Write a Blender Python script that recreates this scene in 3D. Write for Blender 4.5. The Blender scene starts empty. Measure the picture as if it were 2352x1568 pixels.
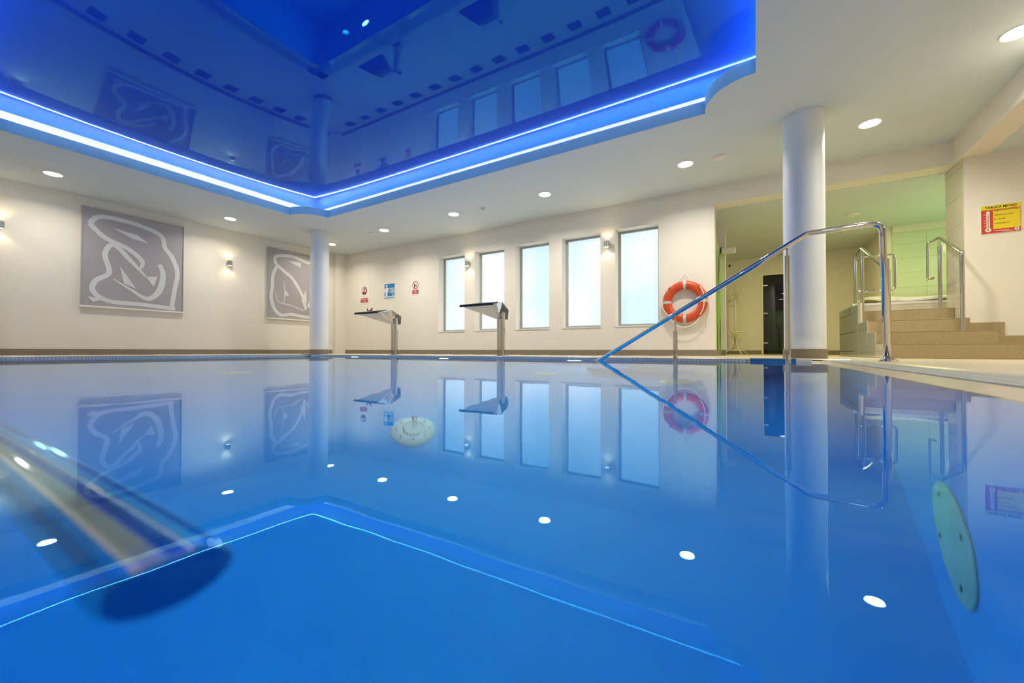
import bpy, bmesh, math, random
from mathutils import Vector, Matrix
from mathutils.geometry import tessellate_polygon
random.seed(7)
S = bpy.context.scene
C = S.collection
PI = math.pi

# ------------------------------------------------------------------ camera, world, exposure
cam_d = bpy.data.cameras.new('camera'); cam = bpy.data.objects.new('camera', cam_d); C.objects.link(cam)
yaw, pitch, roll, FPX, CY, CH = 0.5438148, 0.0135919, 0.0014893, 921.657, 793.039, 0.10497
F = Vector((-math.sin(yaw)*math.cos(pitch), math.cos(yaw)*math.cos(pitch), math.sin(pitch)))
R0 = Vector((math.cos(yaw), math.sin(yaw), 0)); U0 = R0.cross(F)
R = R0*math.cos(roll)+U0*math.sin(roll); U = -R0*math.sin(roll)+U0*math.cos(roll)
cam.matrix_world = Matrix(((R.x, U.x, -F.x, 0), (R.y, U.y, -F.y, 0), (R.z, U.z, -F.z, CH), (0, 0, 0, 1)))
cam_d.sensor_width = 36; cam_d.lens = FPX*36/2352; cam_d.shift_y = (CY-784)/2352
cam_d.clip_start = 0.01
cam_d.dof.use_dof = True; cam_d.dof.focus_distance = 5.0; cam_d.dof.aperture_fstop = 2.4*(cam_d.lens/14.1)
S.camera = cam
w = bpy.data.worlds.new('world'); S.world = w; w.use_nodes = True
w.node_tree.nodes['Background'].inputs[0].default_value = (0.6, 0.7, 0.8, 1)
w.node_tree.nodes['Background'].inputs[1].default_value = 0.02
S.view_settings.view_transform = 'Standard'; S.view_settings.look = 'None'
S.view_settings.gamma = 1; S.view_settings.use_curve_mapping = False
S.view_settings.exposure = 0.0
cy = S.cycles
cy.max_bounces = 8; cy.diffuse_bounces = 3; cy.glossy_bounces = 5; cy.transmission_bounces = 5
cy.use_adaptive_sampling = True; cy.adaptive_threshold = 0.025; cy.adaptive_min_samples = 16
cy.sample_clamp_indirect = 25.0; cy.caustics_reflective = True; cy.caustics_refractive = True
cy.blur_glossy = 0.3; cy.use_denoising = True

def light(name, kind, loc, energy, color, size=0.2, size_y=None, rot=(0, 0, 0), spread=None, spot=None, blend=0.5):
    d = bpy.data.lights.new(name, kind); d.energy = energy; d.color = color
    if kind == 'AREA':
        if size_y: d.shape = 'RECTANGLE'; d.size = size; d.size_y = size_y
        else: d.shape = 'DISK'; d.size = size
        if spread: d.spread = spread
    elif kind == 'SPOT':
        d.spot_size = spot; d.spot_blend = blend; d.shadow_soft_size = size
    else: d.shadow_soft_size = size
    o = bpy.data.objects.new(name, d); C.objects.link(o); o.location = loc; o.rotation_euler = rot
    return o

# ------------------------------------------------------------------ dimensions (metres; water surface z = 0)
XL, YW = -10.19, 7.386          # picture wall, window wall
ZC, ZL = 2.84, 2.53             # main ceiling, lowered ceiling
DK = 0.025                      # deck
FX0, FX1, FY0, FY1 = -8.01, 0.025, 0.43, 5.075   # recess fascia
MX0, MX1, MY0, MY1 = -8.307, 0.307, 0.15, 5.357  # film
PX0, PX1, PY0, PY1 = -7.6, 0.47, -0.12, 4.78     # pool edge
ZP = -1.55
YN, XR, XB = -2.2, 5.0, 2.22    # near wall, far side wall, beam face
YB = 12.2                       # corridor back wall

# ------------------------------------------------------------------ materials
def new_mat(name):
    m = bpy.data.materials.new(name); m.use_nodes = True
    return m, m.node_tree, m.node_tree.nodes['Principled BSDF']
def mat(name, col, rough=0.6, metal=0.0, var=0.06, scale=6, bump=0.0, bscale=80, spec=0.5, coat=0.0, detail=4):
    m, nt, b = new_mat(name)
    b.inputs['Roughness'].default_value = rough; b.inputs['Metallic'].default_value = metal
    b.inputs['Specular IOR Level'].default_value = spec; b.inputs['Coat Weight'].default_value = coat
    tc = nt.nodes.new('ShaderNodeTexCoord')
    n = nt.nodes.new('ShaderNodeTexNoise'); n.inputs['Scale'].default_value = scale; n.inputs['Detail'].default_value = detail
    nt.links.new(tc.outputs['Object'], n.inputs['Vector'])
    r = nt.nodes.new('ShaderNodeValToRGB')
    r.color_ramp.elements[0].position = 0.3; r.color_ramp.elements[1].position = 0.7
    r.color_ramp.elements[0].color = tuple(c*(1-var) for c in col)+(1,)
    r.color_ramp.elements[1].color = tuple(min(1, c*(1+var)) for c in col)+(1,)
    nt.links.new(n.outputs['Fac'], r.inputs[0]); nt.links.new(r.outputs[0], b.inputs['Base Color'])
    if bump:
        n2 = nt.nodes.new('ShaderNodeTexNoise'); n2.inputs['Scale'].default_value = bscale
        nt.links.new(tc.outputs['Object'], n2.inputs['Vector'])
        bp = nt.nodes.new('ShaderNodeBump'); bp.inputs['Strength'].default_value = bump; bp.inputs['Distance'].default_value = 0.002
        nt.links.new(n2.outputs['Fac'], bp.inputs['Height']); nt.links.new(bp.outputs[0], b.inputs['Normal'])
    return m
def emat(name, col, strength):
    m, nt, b = new_mat(name)
    b.inputs['Base Color'].default_value = (*col, 1)
    b.inputs['Emission Color'].default_value = (*col, 1); b.inputs['Emission Strength'].default_value = strength
    return m

M = {}
M['wall'] = mat('painted_plaster', (0.83, 0.785, 0.68), 0.75, var=0.015, scale=3, bump=0.15, bscale=120)
M['ceil'] = mat('ceiling_paint', (0.635, 0.70, 0.71), 0.7, var=0.012, scale=2)
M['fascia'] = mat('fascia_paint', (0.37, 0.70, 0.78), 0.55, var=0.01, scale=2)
M['column'] = mat('column_paint', (0.77, 0.83, 0.87), 0.5, var=0.012, scale=2)
M['deck'] = mat('deck_stoneware', (0.60, 0.52, 0.37), 0.32, var=0.05, scale=9, bump=0.1)
M['rim'] = mat('pool_rim_stoneware', (0.50, 0.44, 0.33), 0.25, var=0.05, scale=12)
M['skirt'] = mat('taupe_stoneware', (0.245, 0.205, 0.14), 0.5, var=0.12, scale=60, bump=0.2)
M['stone'] = mat('step_stone', (0.40, 0.315, 0.165), 0.5, var=0.10, scale=70, bump=0.25, detail=6)
M['grate'] = mat('grate_plastic', (0.44, 0.47, 0.45), 0.4, var=0.03)
M['dark'] = mat('dark_void', (0.02, 0.02, 0.02), 0.7)
M['liner'] = mat('pool_liner', (0.002, 0.385, 0.86), 0.5, var=0.04, scale=1.2)
M['bluetile'] = mat('blue_tile', (0.01, 0.16, 0.45), 0.2)
M['steel'] = mat('polished_steel', (0.64, 0.62, 0.585), 0.06, metal=1.0, var=0.02)
M['brush'] = mat('brushed_steel', (0.42, 0.41, 0.36), 0.32, metal=0.9, var=0.05, scale=30)
M['satin'] = mat('satin_sheet_steel', (0.62, 0.58, 0.48), 0.35, metal=0.55, var=0.02)
M['pad'] = mat('dark_grip_pad', (0.035, 0.035, 0.035), 0.7, var=0.2, scale=120, bump=0.5)
M['frame'] = mat('grey_window_frame', (0.42, 0.43, 0.42), 0.4, var=0.02)
M['white'] = mat('white_plastic', (0.82, 0.80, 0.74), 0.35, var=0.02)
M['disc'] = mat('inlet_plastic', (0.75, 0.85, 0.70), 0.4, var=0.05)
M['lampcover'] = mat('faded_lamp_cover', (0.42, 0.66, 0.50), 0.5, var=0.08, scale=9)
M['orange'] = mat('orange_ring', (0.62, 0.075, 0.014), 0.38, var=0.06, scale=5)
M['tape'] = mat('reflective_band', (0.55, 0.55, 0.52), 0.35, var=0.08, scale=150)
M['rope'] = mat('white_rope', (0.80, 0.76, 0.68), 0.8, bump=0.6, bscale=300)
M['panel'] = mat('grey_mauve_print', (0.40, 0.37, 0.38), 0.45, var=0.02)
M['print'] = mat('pale_print', (0.70, 0.71, 0.69), 0.45, var=0.01)
M['red'] = mat('sign_red', (0.50, 0.035, 0.025), 0.45, var=0.02)
M['meteored'] = mat('board_red', (0.60, 0.035, 0.012), 0.45, var=0.02)
M['yellow'] = mat('board_yellow', (0.85, 0.66, 0.0), 0.45, var=0.02)
M['signblue'] = mat('sign_blue', (0.0, 0.20, 0.52), 0.45, var=0.02)
M['signwhite'] = mat('sign_white', (0.84, 0.82, 0.77), 0.45, var=0.01)
M['black'] = mat('black_ink', (0.02, 0.018, 0.015), 0.5)
M['rack'] = mat('cream_paint', (0.88, 0.84, 0.66), 0.45)
M['green'] = mat('mural_green', (0.22, 0.50, 0.01), 0.4, var=0.05)
M['navy'] = mat('mural_navy', (0.01, 0.03, 0.11), 0.4, var=0.1)
M['tile'] = mat('glossy_grey_tile', (0.50, 0.51, 0.385), 0.10, var=0.05, scale=3)
M['tilewhite'] = mat('glossy_cream_tile', (0.68, 0.64, 0.50), 0.10, var=0.02, scale=2)
M['tilegreen'] = mat('glossy_pale_green_tile', (0.68, 0.76, 0.58), 0.14, var=0.02, scale=2)
M['grout'] = mat('grout', (0.62, 0.60, 0.48), 0.8)
M['groutdk'] = mat('grout_shadow', (0.35, 0.36, 0.26), 0.8)
M['tub'] = mat('white_acrylic', (0.86, 0.86, 0.78), 0.12, var=0.01)
M['lampwhite'] = emat('downlight_glow', (1.0, 0.95, 0.86), 26.0)
M['sconceglow'] = emat('sconce_glow', (1.0, 0.88, 0.62), 4.0)
M['led'] = emat('led_strip_glow', (0.85, 0.92, 1.0), 95.0)
M['poolglow'] = emat('pool_lamp_glow', (0.6, 0.9, 1.0), 8.0)
M['halllight'] = emat('hall_lamp_glow', (1.0, 0.95, 0.8), 30.0)
M['vent'] = mat('dark_floor_grille', (0.05, 0.045, 0.04), 0.5)

# frosted panes: emission stands in for daylight outside, varied by soft noise
m, nt, b = new_mat('frosted_glass_daylight'); M['pane'] = m
b.inputs['Base Color'].default_value = (0.25, 0.28, 0.3, 1); b.inputs['Roughness'].default_value = 0.35
n = nt.nodes.new('ShaderNodeTexNoise'); n.inputs['Scale'].default_value = 0.6
tc = nt.nodes.new('ShaderNodeTexCoord'); nt.links.new(tc.outputs['Object'], n.inputs['Vector'])
r = nt.nodes.new('ShaderNodeValToRGB'); r.color_ramp.elements[0].color = (0.58, 0.80, 0.90, 1); r.color_ramp.elements[1].color = (0.90, 0.96, 1, 1)
r.color_ramp.elements[0].position = 0.35; r.color_ramp.elements[1].position = 0.62
nt.links.new(n.outputs['Fac'], r.inputs[0]); nt.links.new(r.outputs[0], b.inputs['Emission Color']); b.inputs['Emission Strength'].default_value = 0.95

# blue stretch film: saturated lacquer, tinted mirror with a clear coat
m, nt, b = new_mat('blue_stretch_film'); M['film'] = m
out = nt.nodes['Material Output']
b.inputs['Base Color'].default_value = (0.004, 0.048, 0.58, 1); b.inputs['Roughness'].default_value = 0.5
b.inputs['Specular IOR Level'].default_value = 0
b.inputs['Coat Weight'].default_value = 0.12; b.inputs['Coat Roughness'].default_value = 0.4; b.inputs['Coat IOR'].default_value = 1.3; b.inputs['Coat Tint'].default_value = (0.6, 0.85, 1.0, 1)
gl = nt.nodes.new('ShaderNodeBsdfGlossy'); gl.inputs['Color'].default_value = (0.02, 0.42, 0.72, 1); gl.inputs['Roughness'].default_value = 0.0
g2 = nt.nodes.new('ShaderNodeBsdfGlossy'); g2.inputs['Color'].default_value = (0.55, 0.75, 1, 1); g2.inputs['Roughness'].default_value = 0.0
mx = nt.nodes.new('ShaderNodeMixShader'); mx.inputs[0].default_value = 0.18
nt.links.new(b.outputs[0], mx.inputs[1]); nt.links.new(gl.outputs[0], mx.inputs[2])
fr = nt.nodes.new('ShaderNodeFresnel'); fr.inputs['IOR'].default_value = 1.20
m2 = nt.nodes.new('ShaderNodeMixShader')
nt.links.new(fr.outputs[0], m2.inputs[0]); nt.links.new(mx.outputs[0], m2.inputs[1]); nt.links.new(g2.outputs[0], m2.inputs[2])
nt.links.new(m2.outputs[0], out.inputs['Surface'])

# water: dielectric surface with faint ripples
m, nt, b = new_mat('pool_water'); M['water'] = m
out = nt.nodes['Material Output']; nt.nodes.remove(b)
g = nt.nodes.new('ShaderNodeBsdfRefraction'); g.inputs['IOR'].default_value = 1.333; g.inputs['Roughness'].default_value = 0
g.inputs['Color'].default_value = (0.96, 0.99, 1, 1)
gr = nt.nodes.new('ShaderNodeBsdfGlossy'); gr.inputs['Roughness'].default_value = 0.0; gr.inputs['Color'].default_value = (0.66, 0.91, 1.0, 1)
frw = nt.nodes.new('ShaderNodeFresnel'); frw.inputs['IOR'].default_value = 1.333
crw = nt.nodes.new('ShaderNodeValToRGB'); crw.color_ramp.elements[0].position = 0.06; crw.color_ramp.elements[1].position = 0.55
crw.color_ramp.elements[0].color = (0.34, 0.86, 1.0, 1); crw.color_ramp.elements[1].color = (0.80, 0.92, 0.97, 1)
nt.links.new(frw.outputs[0], crw.inputs[0]); nt.links.new(crw.outputs[0], gr.inputs['Color'])
mw = nt.nodes.new('ShaderNodeMixShader'); nt.links.new(frw.outputs[0], mw.inputs[0]); nt.links.new(g.outputs[0], mw.inputs[1]); nt.links.new(gr.outputs[0], mw.inputs[2])
tc = nt.nodes.new('ShaderNodeTexCoord')
n1 = nt.nodes.new('ShaderNodeTexNoise'); n1.inputs['Scale'].default_value = 1.6; n1.inputs['Detail'].default_value = 0.0
n2 = nt.nodes.new('ShaderNodeTexNoise'); n2.inputs['Scale'].default_value = 9; n2.inputs['Detail'].default_value = 0.0
nt.links.new(tc.outputs['Object'], n1.inputs['Vector']); nt.links.new(tc.outputs['Object'], n2.inputs['Vector'])
ad = nt.nodes.new('ShaderNodeMath'); ad.operation = 'MULTIPLY_ADD'; ad.inputs[1].default_value = 0.11
nt.links.new(n2.outputs['Fac'], ad.inputs[0]); nt.links.new(n1.outputs['Fac'], ad.inputs[2])
n3 = nt.nodes.new('ShaderNodeTexNoise'); n3.inputs['Scale'].default_value = 26; n3.inputs['Detail'].default_value = 0
nt.links.new(tc.outputs['Object'], n3.inputs['Vector'])
ad2 = nt.nodes.new('ShaderNodeMath'); ad2.operation = 'MULTIPLY_ADD'; ad2.inputs[1].default_value = 0.060
nt.links.new(n3.outputs['Fac'], ad2.inputs[0]); nt.links.new(ad.outputs[0], ad2.inputs[2]); ad = ad2
bp = nt.nodes.new('ShaderNodeBump'); bp.inputs['Strength'].default_value = 1.0; bp.inputs['Distance'].default_value = 0.0009
nt.links.new(ad.outputs[0], bp.inputs['Height'])
for q_ in (g, gr, frw): nt.links.new(bp.outputs[0], q_.inputs['Normal'])
nt.links.new(mw.outputs[0], out.inputs['Surface'])

# dark door glass
m, nt, b = new_mat('smoked_glass'); M['smoke'] = m
b.inputs['Base Color'].default_value = (0.14, 0.135, 0.11, 1); b.inputs['Transmission Weight'].default_value = 1.0
b.inputs['Roughness'].default_value = 0.0; b.inputs['IOR'].default_value = 1.45

# ------------------------------------------------------------------ mesh helpers
def obj(name, bm, m, parent=None, smooth=False):
    me = bpy.data.meshes.new(name); bm.to_mesh(me); bm.free()
    if isinstance(m, (list, tuple)):
        for q in m: me.materials.append(q)
    else: me.materials.append(m)
    if smooth:
        for p in me.polygons: p.use_smooth = True
        if smooth != 'all':
            try: me.set_sharp_from_angle(angle=math.radians(35))
            except Exception: pass
    o = bpy.data.objects.new(name, me); C.objects.link(o)
    if parent: o.parent = parent
    return o
def thing(name, label, cat, loc=(0, 0, 0), rotz=0, group=None):
    o = bpy.data.objects.new(name, None); C.objects.link(o); o.empty_display_size = 0.1
    o.location = loc; o.rotation_euler = (0, 0, rotz); o['label'] = label; o['category'] = cat
    if group: o['group'] = group
    return o
def tag(o, label, cat, group=None):
    o['label'] = label; o['category'] = cat
    if group: o['group'] = group
    return o
def struct(o, label=None, cat=None):
    o['kind'] = 'structure'
    if label: o['label'] = label
    if cat: o['category'] = cat
    return o
def box(bm, x0, x1, y0, y1, z0, z1):
    v = [bm.verts.new((x, y, z)) for z in (z0, z1) for y in (y0, y1) for x in (x0, x1)]
    for f in ((0, 2, 3, 1), (4, 5, 7, 6), (0, 1, 5, 4), (2, 6, 7, 3), (0, 4, 6, 2), (1, 3, 7, 5)):
        bm.faces.new([v[i] for i in f])
    return bm
def bx(*a, bev=0.0):
    bm = bmesh.new(); box(bm, *a)
    if bev: bmesh.ops.bevel(bm, geom=bm.edges[:], offset=bev, segments=2, affect='EDGES', profile=0.6)
    return bm
def hexa(bm, P):   # 8 points: bottom 4 (ccw), top 4
    v = [bm.verts.new(p) for p in P]
    for f in ((3, 2, 1, 0), (4, 5, 6, 7), (0, 1, 5, 4), (1, 2, 6, 5), (2, 3, 7, 6), (3, 0, 4, 7)):
        bm.faces.new([v[i] for i in f])
    return bm
def cyl(bm, c, r, h, n=32, axis='z', r2=None):
    r2 = r if r2 is None else r2
    a = []
    for rr, t in ((r, 0), (r2, h)):
        ring = []
        for i in range(n):
            q = 2*PI*i/n; u, v = rr*math.cos(q), rr*math.sin(q)
            p = {'z': (u, v, t), 'x': (t, u, v), 'y': (v, t, u)}[axis]
            ring.append(bm.verts.new((c[0]+p[0], c[1]+p[1], c[2]+p[2])))
        a.append(ring)
    for i in range(n):
        bm.faces.new((a[0][i], a[0][(i+1) % n], a[1][(i+1) % n], a[1][i]))
    bm.faces.new(a[0][::-1]); bm.faces.new(a[1])
    return bm
def lathe(bm, c, prof, n=40, axis='z'):
    rings = []
    for r_, h in prof:
        ring = []
        for i in range(n):
            q = 2*PI*i/n; u, v = r_*math.cos(q), r_*math.sin(q)
            p = {'z': (u, v, h), 'y': (v, h, u), 'x': (h, u, v)}[axis]
            ring.append(bm.verts.new((c[0]+p[0], c[1]+p[1], c[2]+p[2])))
        rings.append(ring)
    for a, b_ in zip(rings, rings[1:]):
        for i in range(n): bm.faces.new((a[i], a[(i+1) % n], b_[(i+1) % n], b_[i]))
    bm.faces.new(rings[0][::-1]); bm.faces.new(rings[-1])
    return bm
def smooth_path(pts, rad=0.06, seg=8):
    pts = [Vector(p) for p in pts]; out = [pts[0]]
    for i_, (a, b_, c) in enumerate(zip(pts, pts[1:], pts[2:])):
        d1 = (a-b_); d2 = (c-b_); r_ = min(rad[i_] if isinstance(rad, (list, tuple)) else rad, d1.length*0.45, d2.length*0.45)
        p0 = b_+d1.normalized()*r_; p1 = b_+d2.normalized()*r_
        for i in range(seg+1):
            t = i/seg; out.append(p0*(1-t)**2+b_*2*t*(1-t)+p1*t*t)
    out.append(pts[-1]); return out
def tube(bm, pts, r, n=16, closed=False):
    pts = [Vector(p) for p in pts]; rings = []
    up = None
    for i, p in enumerate(pts):
        a = pts[i-1] if (i > 0 or closed) else p; b_ = pts[(i+1) % len(pts)] if (i < len(pts)-1 or closed) else p
        t = (b_-a).normalized()
        if up is None:
            up = Vector((0, 0, 1)) if abs(t.z) < 0.9 else Vector((1, 0, 0))
        s = t.cross(up).normalized(); up = s.cross(t).normalized()
        rr = r[i] if isinstance(r, (list, tuple)) else r
        rings.append([bm.verts.new(p+(s*math.cos(2*PI*k/n)+up*math.sin(2*PI*k/n))*rr) for k in range(n)])
    m_ = len(rings)
    for i in range(m_ if closed else m_-1):
        A, B = rings[i], rings[(i+1) % m_]
        for k in range(n): bm.faces.new((A[k], A[(k+1) % n], B[(k+1) % n], B[k]))
    if not closed:
        bm.faces.new(rings[0][::-1]); bm.faces.new(rings[-1])
    bmesh.ops.recalc_face_normals(bm, faces=bm.faces[:])
    return bm
def poly_plate(outer, holes, z, up=True):
    """flat polygon with holes at height z"""
    loops = [[Vector((x, y, 0)) for x, y in outer]]+[[Vector((x, y, 0)) for x, y in h] for h in holes]
    flat = [p for l in loops for p in l]; bm = bmesh.new()
    vs = [bm.verts.new((p.x, p.y, z)) for p in flat]
    for t in tessellate_polygon(loops):
        try: bm.faces.new([vs[i] for i in t])
        except ValueError: pass
    bmesh.ops.recalc_face_normals(bm, faces=bm.faces[:])
    for f in bm.faces:
        if (f.normal.z > 0) != up: f.normal_flip()
    return bm
def dup(root, loc, rotz=None, label=None):
    r_ = root.copy(); C.objects.link(r_); r_.location = loc
    if rotz is not None: r_.rotation_euler = (0, 0, rotz)
    if label: r_['label'] = label
    for ch in list(root.children):
        c = ch.copy(); C.objects.link(c); c.parent = r_
        for g_ in ch.children:
            d = g_.copy(); C.objects.link(d); d.parent = c
    return r_
def place(pts, org, e1, e2, nrm, off):   # 2-D shape to a plane in space
    return [org+e1*u+e2*v+nrm*off for u, v in pts]
def flat_shape(pts, org, e1, e2, nrm, off, th=0.001):
    """thin raised print of a closed 2-D outline"""
    bm = bmesh.new()
    front = [bm.verts.new(p) for p in place(pts, org, e1, e2, nrm, off+th)]
    vs = [Vector((u, v, 0)) for u, v in pts]
    for t in tessellate_polygon([vs]):
        try: bm.faces.new([front[i] for i in t])
        except ValueError: pass
    return bm
def join_into(bm, b2):
    me = bpy.data.meshes.new('tmp'); b2.to_mesh(me); b2.free(); bm.from_mesh(me); bpy.data.meshes.remove(me)
def text_mesh(name, s, size, m, parent, org, e1, e2, nrm, off, sx=1.0, align='CENTER', bold=0.0):
    cu = bpy.data.curves.new(name, 'FONT'); cu.body = s; cu.size = size; cu.align_x = align; cu.align_y = 'CENTER'
    cu.offset = bold; cu.resolution_u = 3
    o = bpy.data.objects.new(name, cu); C.objects.link(o)
    dg = bpy.context.evaluated_depsgraph_get(); me = bpy.data.meshes.new_from_object(o.evaluated_get(dg))
    bpy.data.objects.remove(o); bpy.data.curves.remove(cu)
    me.name = name; me.materials.clear(); me.materials.append(m)
    for v in me.vertices:
        x, y = v.co.x*sx, v.co.y
        v.co = org+e1*x+e2*y+nrm*(off+0.0018)
    o = bpy.data.objects.new(name, me); C.objects.link(o); o.parent = parent
    return o

# ================================================================== STRUCTURE
# picture wall with a small chase in the corner
bm = bmesh.new(); box(bm, XL-0.2, XL, YN, YB, 0, 3.4); box(bm, XL, XL+0.14, 7.06, YW, DK, ZC)
struct(obj('wall_left', bm, M['wall']))
# window wall
WINS = [(-6.55, -5.756), (-5.46, -4.668), (-4.38, -3.585), (-3.297, -2.504), (-2.216, -1.443)]
WZ0, WZ1, WT = 0.556, 2.370, 0.30
bm = bmesh.new(); xs = [XL]
for a, b_ in WINS:
    box(bm, xs[-1], a, YW, YW+WT, 0, 3.4)
    box(bm, a, b_, YW, YW+WT, 0, WZ0); box(bm, a, b_, YW, YW+WT, WZ1, 3.4); xs.append(b_)
box(bm, xs[-1], -0.555, YW, YW+WT, 0, 3.4)
struct(obj('wall_back', bm, M['wall']))
struct(obj('trim_1', bx(-0.555, XB+0.25, YW, YW+WT, ZL+0.005, 3.4), M['wall']))           # header over the opening
bm = bx(XB, XB+0.25, YN, YW, ZL, 3.4); struct(obj('trim_2', bm, M['wall']))          # beam along the deck
struct(obj('wall_near', bx(XL, XR, YN-0.2, YN, 0, 3.4), M['wall']))
struct(obj('wall_right', bx(XR, XR+0.2, YN, 7.2, 0, 3.4), M['wall']))
# wall by the steps (sign wall) and its tiled return
YS = 7.2; XS = 2.252; YT = 7.75
struct(obj('wall_stairs', bx(XS, XR, YS, YS+0.25, 0, ZL), M['wall']))
bm = bmesh.new(); box(bm, XS, XS+0.25, YS+0.25, YT, 0, ZL)
wt = struct(obj('wall_return', bm, M['tilewhite']))
# jacuzzi room: green tiled wall, side walls, corridor back wall
struct(obj('wall_corridor', bx(-2.6, 2.2, YB, YB+0.1, 0, ZL), M['wall'])) if False else None
DX0, DX1, DZ = 0.195, 1.15, 2.06
bm = bmesh.new(); box(bm, -2.6, DX0, YB, YB+0.12, 0, ZL); box(bm, DX1, 2.2, YB, YB+0.12, 0, ZL); box(bm, DX0, DX1, YB, YB+0.12, DZ, ZL)
struct(obj('wall_corridor', bm, M['wall']))
struct(obj('wall_corridor_side', bx(-2.7, -2.6, YW+WT, YB, 0, ZL), M['wall']))
struct(obj('wall_niche_side', bx(2.2, 2.3, 10.5, YB, 0, ZL), M['wall']))
wg = struct(obj('wall_niche_back', bx(2.3, 4.6, 10.52, 10.62, 0, ZL), M['grout']))
struct(obj('wall_niche_far_side', bx(4.5, 4.6, YS, 10.5, 0, ZL), M['tilegreen']))
struct(obj('wall_pier', bx(-0.95, -0.47, 8.72, 8.86, 0, ZL), M['wall']))
# ceilings
def notch_path(x0, x1, y0, y1, r, n=14):
    pts = []
    for cx, cy_, a0 in ((x0, y0, 90), (x1, y0, 180), (x1, y1, 270), (x0, y1, 360)):
        for i in range(n+1):
            a = math.radians(a0-90*i/n) if False else math.radians(a0 - 90 + 0)
        # concave quarter arcs, walked so the outline stays counter-clockwise
    def arc(cx, cy_, a0, a1):
        return [(cx+r*math.cos(math.radians(a0+(a1-a0)*i/n)), cy_+r*math.sin(math.radians(a0+(a1-a0)*i/n))) for i in range(n+1)]
    pts += arc(x0, y0, 90, 0); pts += arc(x1, y0, 180, 90); pts += arc(x1, y1, 270, 180); pts += arc(x0, y1, 360, 270)
    return pts
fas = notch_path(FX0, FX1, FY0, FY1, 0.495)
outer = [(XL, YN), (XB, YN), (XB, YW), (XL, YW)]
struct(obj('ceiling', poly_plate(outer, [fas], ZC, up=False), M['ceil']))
struct(obj('ceiling_lowered', bx(XB+0.25, XR, YN, YW, ZL, ZL+0.1), M['ceil']))
struct(obj('ceiling_corridor', bx(-2.7, 4.6, YW+WT, YB, ZL, ZL+0.1), M['ceil']))
# fascia of the recess, ledge, cove wall
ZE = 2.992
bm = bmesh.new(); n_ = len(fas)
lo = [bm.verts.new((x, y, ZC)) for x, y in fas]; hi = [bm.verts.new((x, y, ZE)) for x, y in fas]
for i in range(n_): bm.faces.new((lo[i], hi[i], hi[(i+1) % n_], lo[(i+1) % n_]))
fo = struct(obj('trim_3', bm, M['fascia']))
struct(obj('trim_4', poly_plate([(MX0, MY0), (MX1, MY0), (MX1, MY1), (MX0, MY1)], [fas], ZE, up=True), M['ceil']))
def film_z(x, y):
    u = (x-(MX0+MX1)/2)/((MX1-MX0)/2); v = (y-(MY0+MY1)/2)/((MY1-MY0)/2)
    return 3.1994+(1-u*u)*(1-v*v)*(-.1793-.0044*u-.0248*v-.1612*u*u+.0067*v*v)
bm = bmesh.new()
for (xa, ya), (xb, yb) in (((MX0, MY0), (MX1, MY0)), ((MX1, MY0), (MX1, MY1)), ((MX1, MY1), (MX0, MY1)), ((MX0, MY1), (MX0, MY0))):
    bm.faces.new([bm.verts.new(p) for p in ((xa, ya, ZE), (xb, yb, ZE), (xb, yb, 3.1994), (xa, ya, 3.1994))])
M['cove'] = mat('cove_paint', (0.52, 0.52, 0.52), 0.8, var=0.01)
struct(obj('trim_5', bm, M['cove']))
# the sagging blue film
NX, NY = 96, 64; bm = bmesh.new(); g_ = []
for j in range(NY+1):
    row = []
    for i in range(NX+1):
        x = MX0+(MX1-MX0)*i/NX; y = MY0+(MY1-MY0)*j/NY
        row.append(bm.verts.new((x, y, film_z(x, y))))
    g_.append(row)
for j in range(NY):
    for i in range(NX): bm.faces.new((g_[j][i], g_[j+1][i], g_[j+1][i+1], g_[j][i+1]))
struct(obj('ceiling_film', bm, M['film'], smooth='all'))
# room above (closes the shell)
struct(obj('roof_slab', bx(XL-0.2, XR+0.2, YN-0.2, YB+3, 3.4, 3.5), M['ceil']))

# LED tape lying on the ledge behind the fascia
e = 0.14
tl = thing('led_strip', 'thin white light strip running behind the edge of the blue ceiling recess', 'light strip', ((FX0+FX1)/2, (FY0+FY1)/2, ZE))
ox, oy = tl.location.x, tl.location.y
for (xa, xb, ya, yb) in ((FX0-e, FX1+e, FY1+e-0.0025, FY1+e+0.0025), (FX0-e, FX1+e, FY0-e-0.0025, FY0-e+0.0025), (FX0-e-0.0025, FX0-e+0.0025, FY0-e, FY1+e), (FX1+e-0.0025, FX1+e+0.0025, FY0-e, FY1+e)):
    o = obj('tape', bx(xa-ox, xb-ox, ya-oy, yb-oy, 0.001, 0.009), M['led'], tl)

# ------------------------------------------------------------------ deck with pool opening
bm = bmesh.new()
G0, G1 = 0.115, 0.335
def ring(bm, x0, x1, y0, y1, a, b_, za, zb):
    """band around the rectangle between outward offsets a and b_"""
    A = [(x0-a, y0-a, za), (x1+a, y0-a, za), (x1+a, y1+a, za), (x0-a, y1+a, za)]
    B = [(x0-b_, y0-b_, zb), (x1+b_, y0-b_, zb), (x1+b_, y1+b_, zb), (x0-b_, y1+b_, zb)]
    va = [bm.verts.new(p) for p in A]; vb = [bm.verts.new(p) for p in B]
    for i in range(4): bm.faces.new((va[i], va[(i+1) % 4], vb[(i+1) % 4], vb[i]))
G1o = G1+0.012
deck = poly_plate([(XL, YN), (XR, YN), (XR, YB), (XL, YB)], [[(PX0-G1o, PY0-G1o), (PX1+G1o, PY0-G1o), (PX1+G1o, PY1+G1o), (PX0-G1o, PY1+G1o)]], DK, up=True)
ring(deck, PX0, PX1, PY0, PY1, G1o, G1, DK, 0.017)
bmesh.ops.recalc_face_normals(deck, faces=deck.faces[:])
struct(obj('floor', deck, M['deck']))
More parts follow.
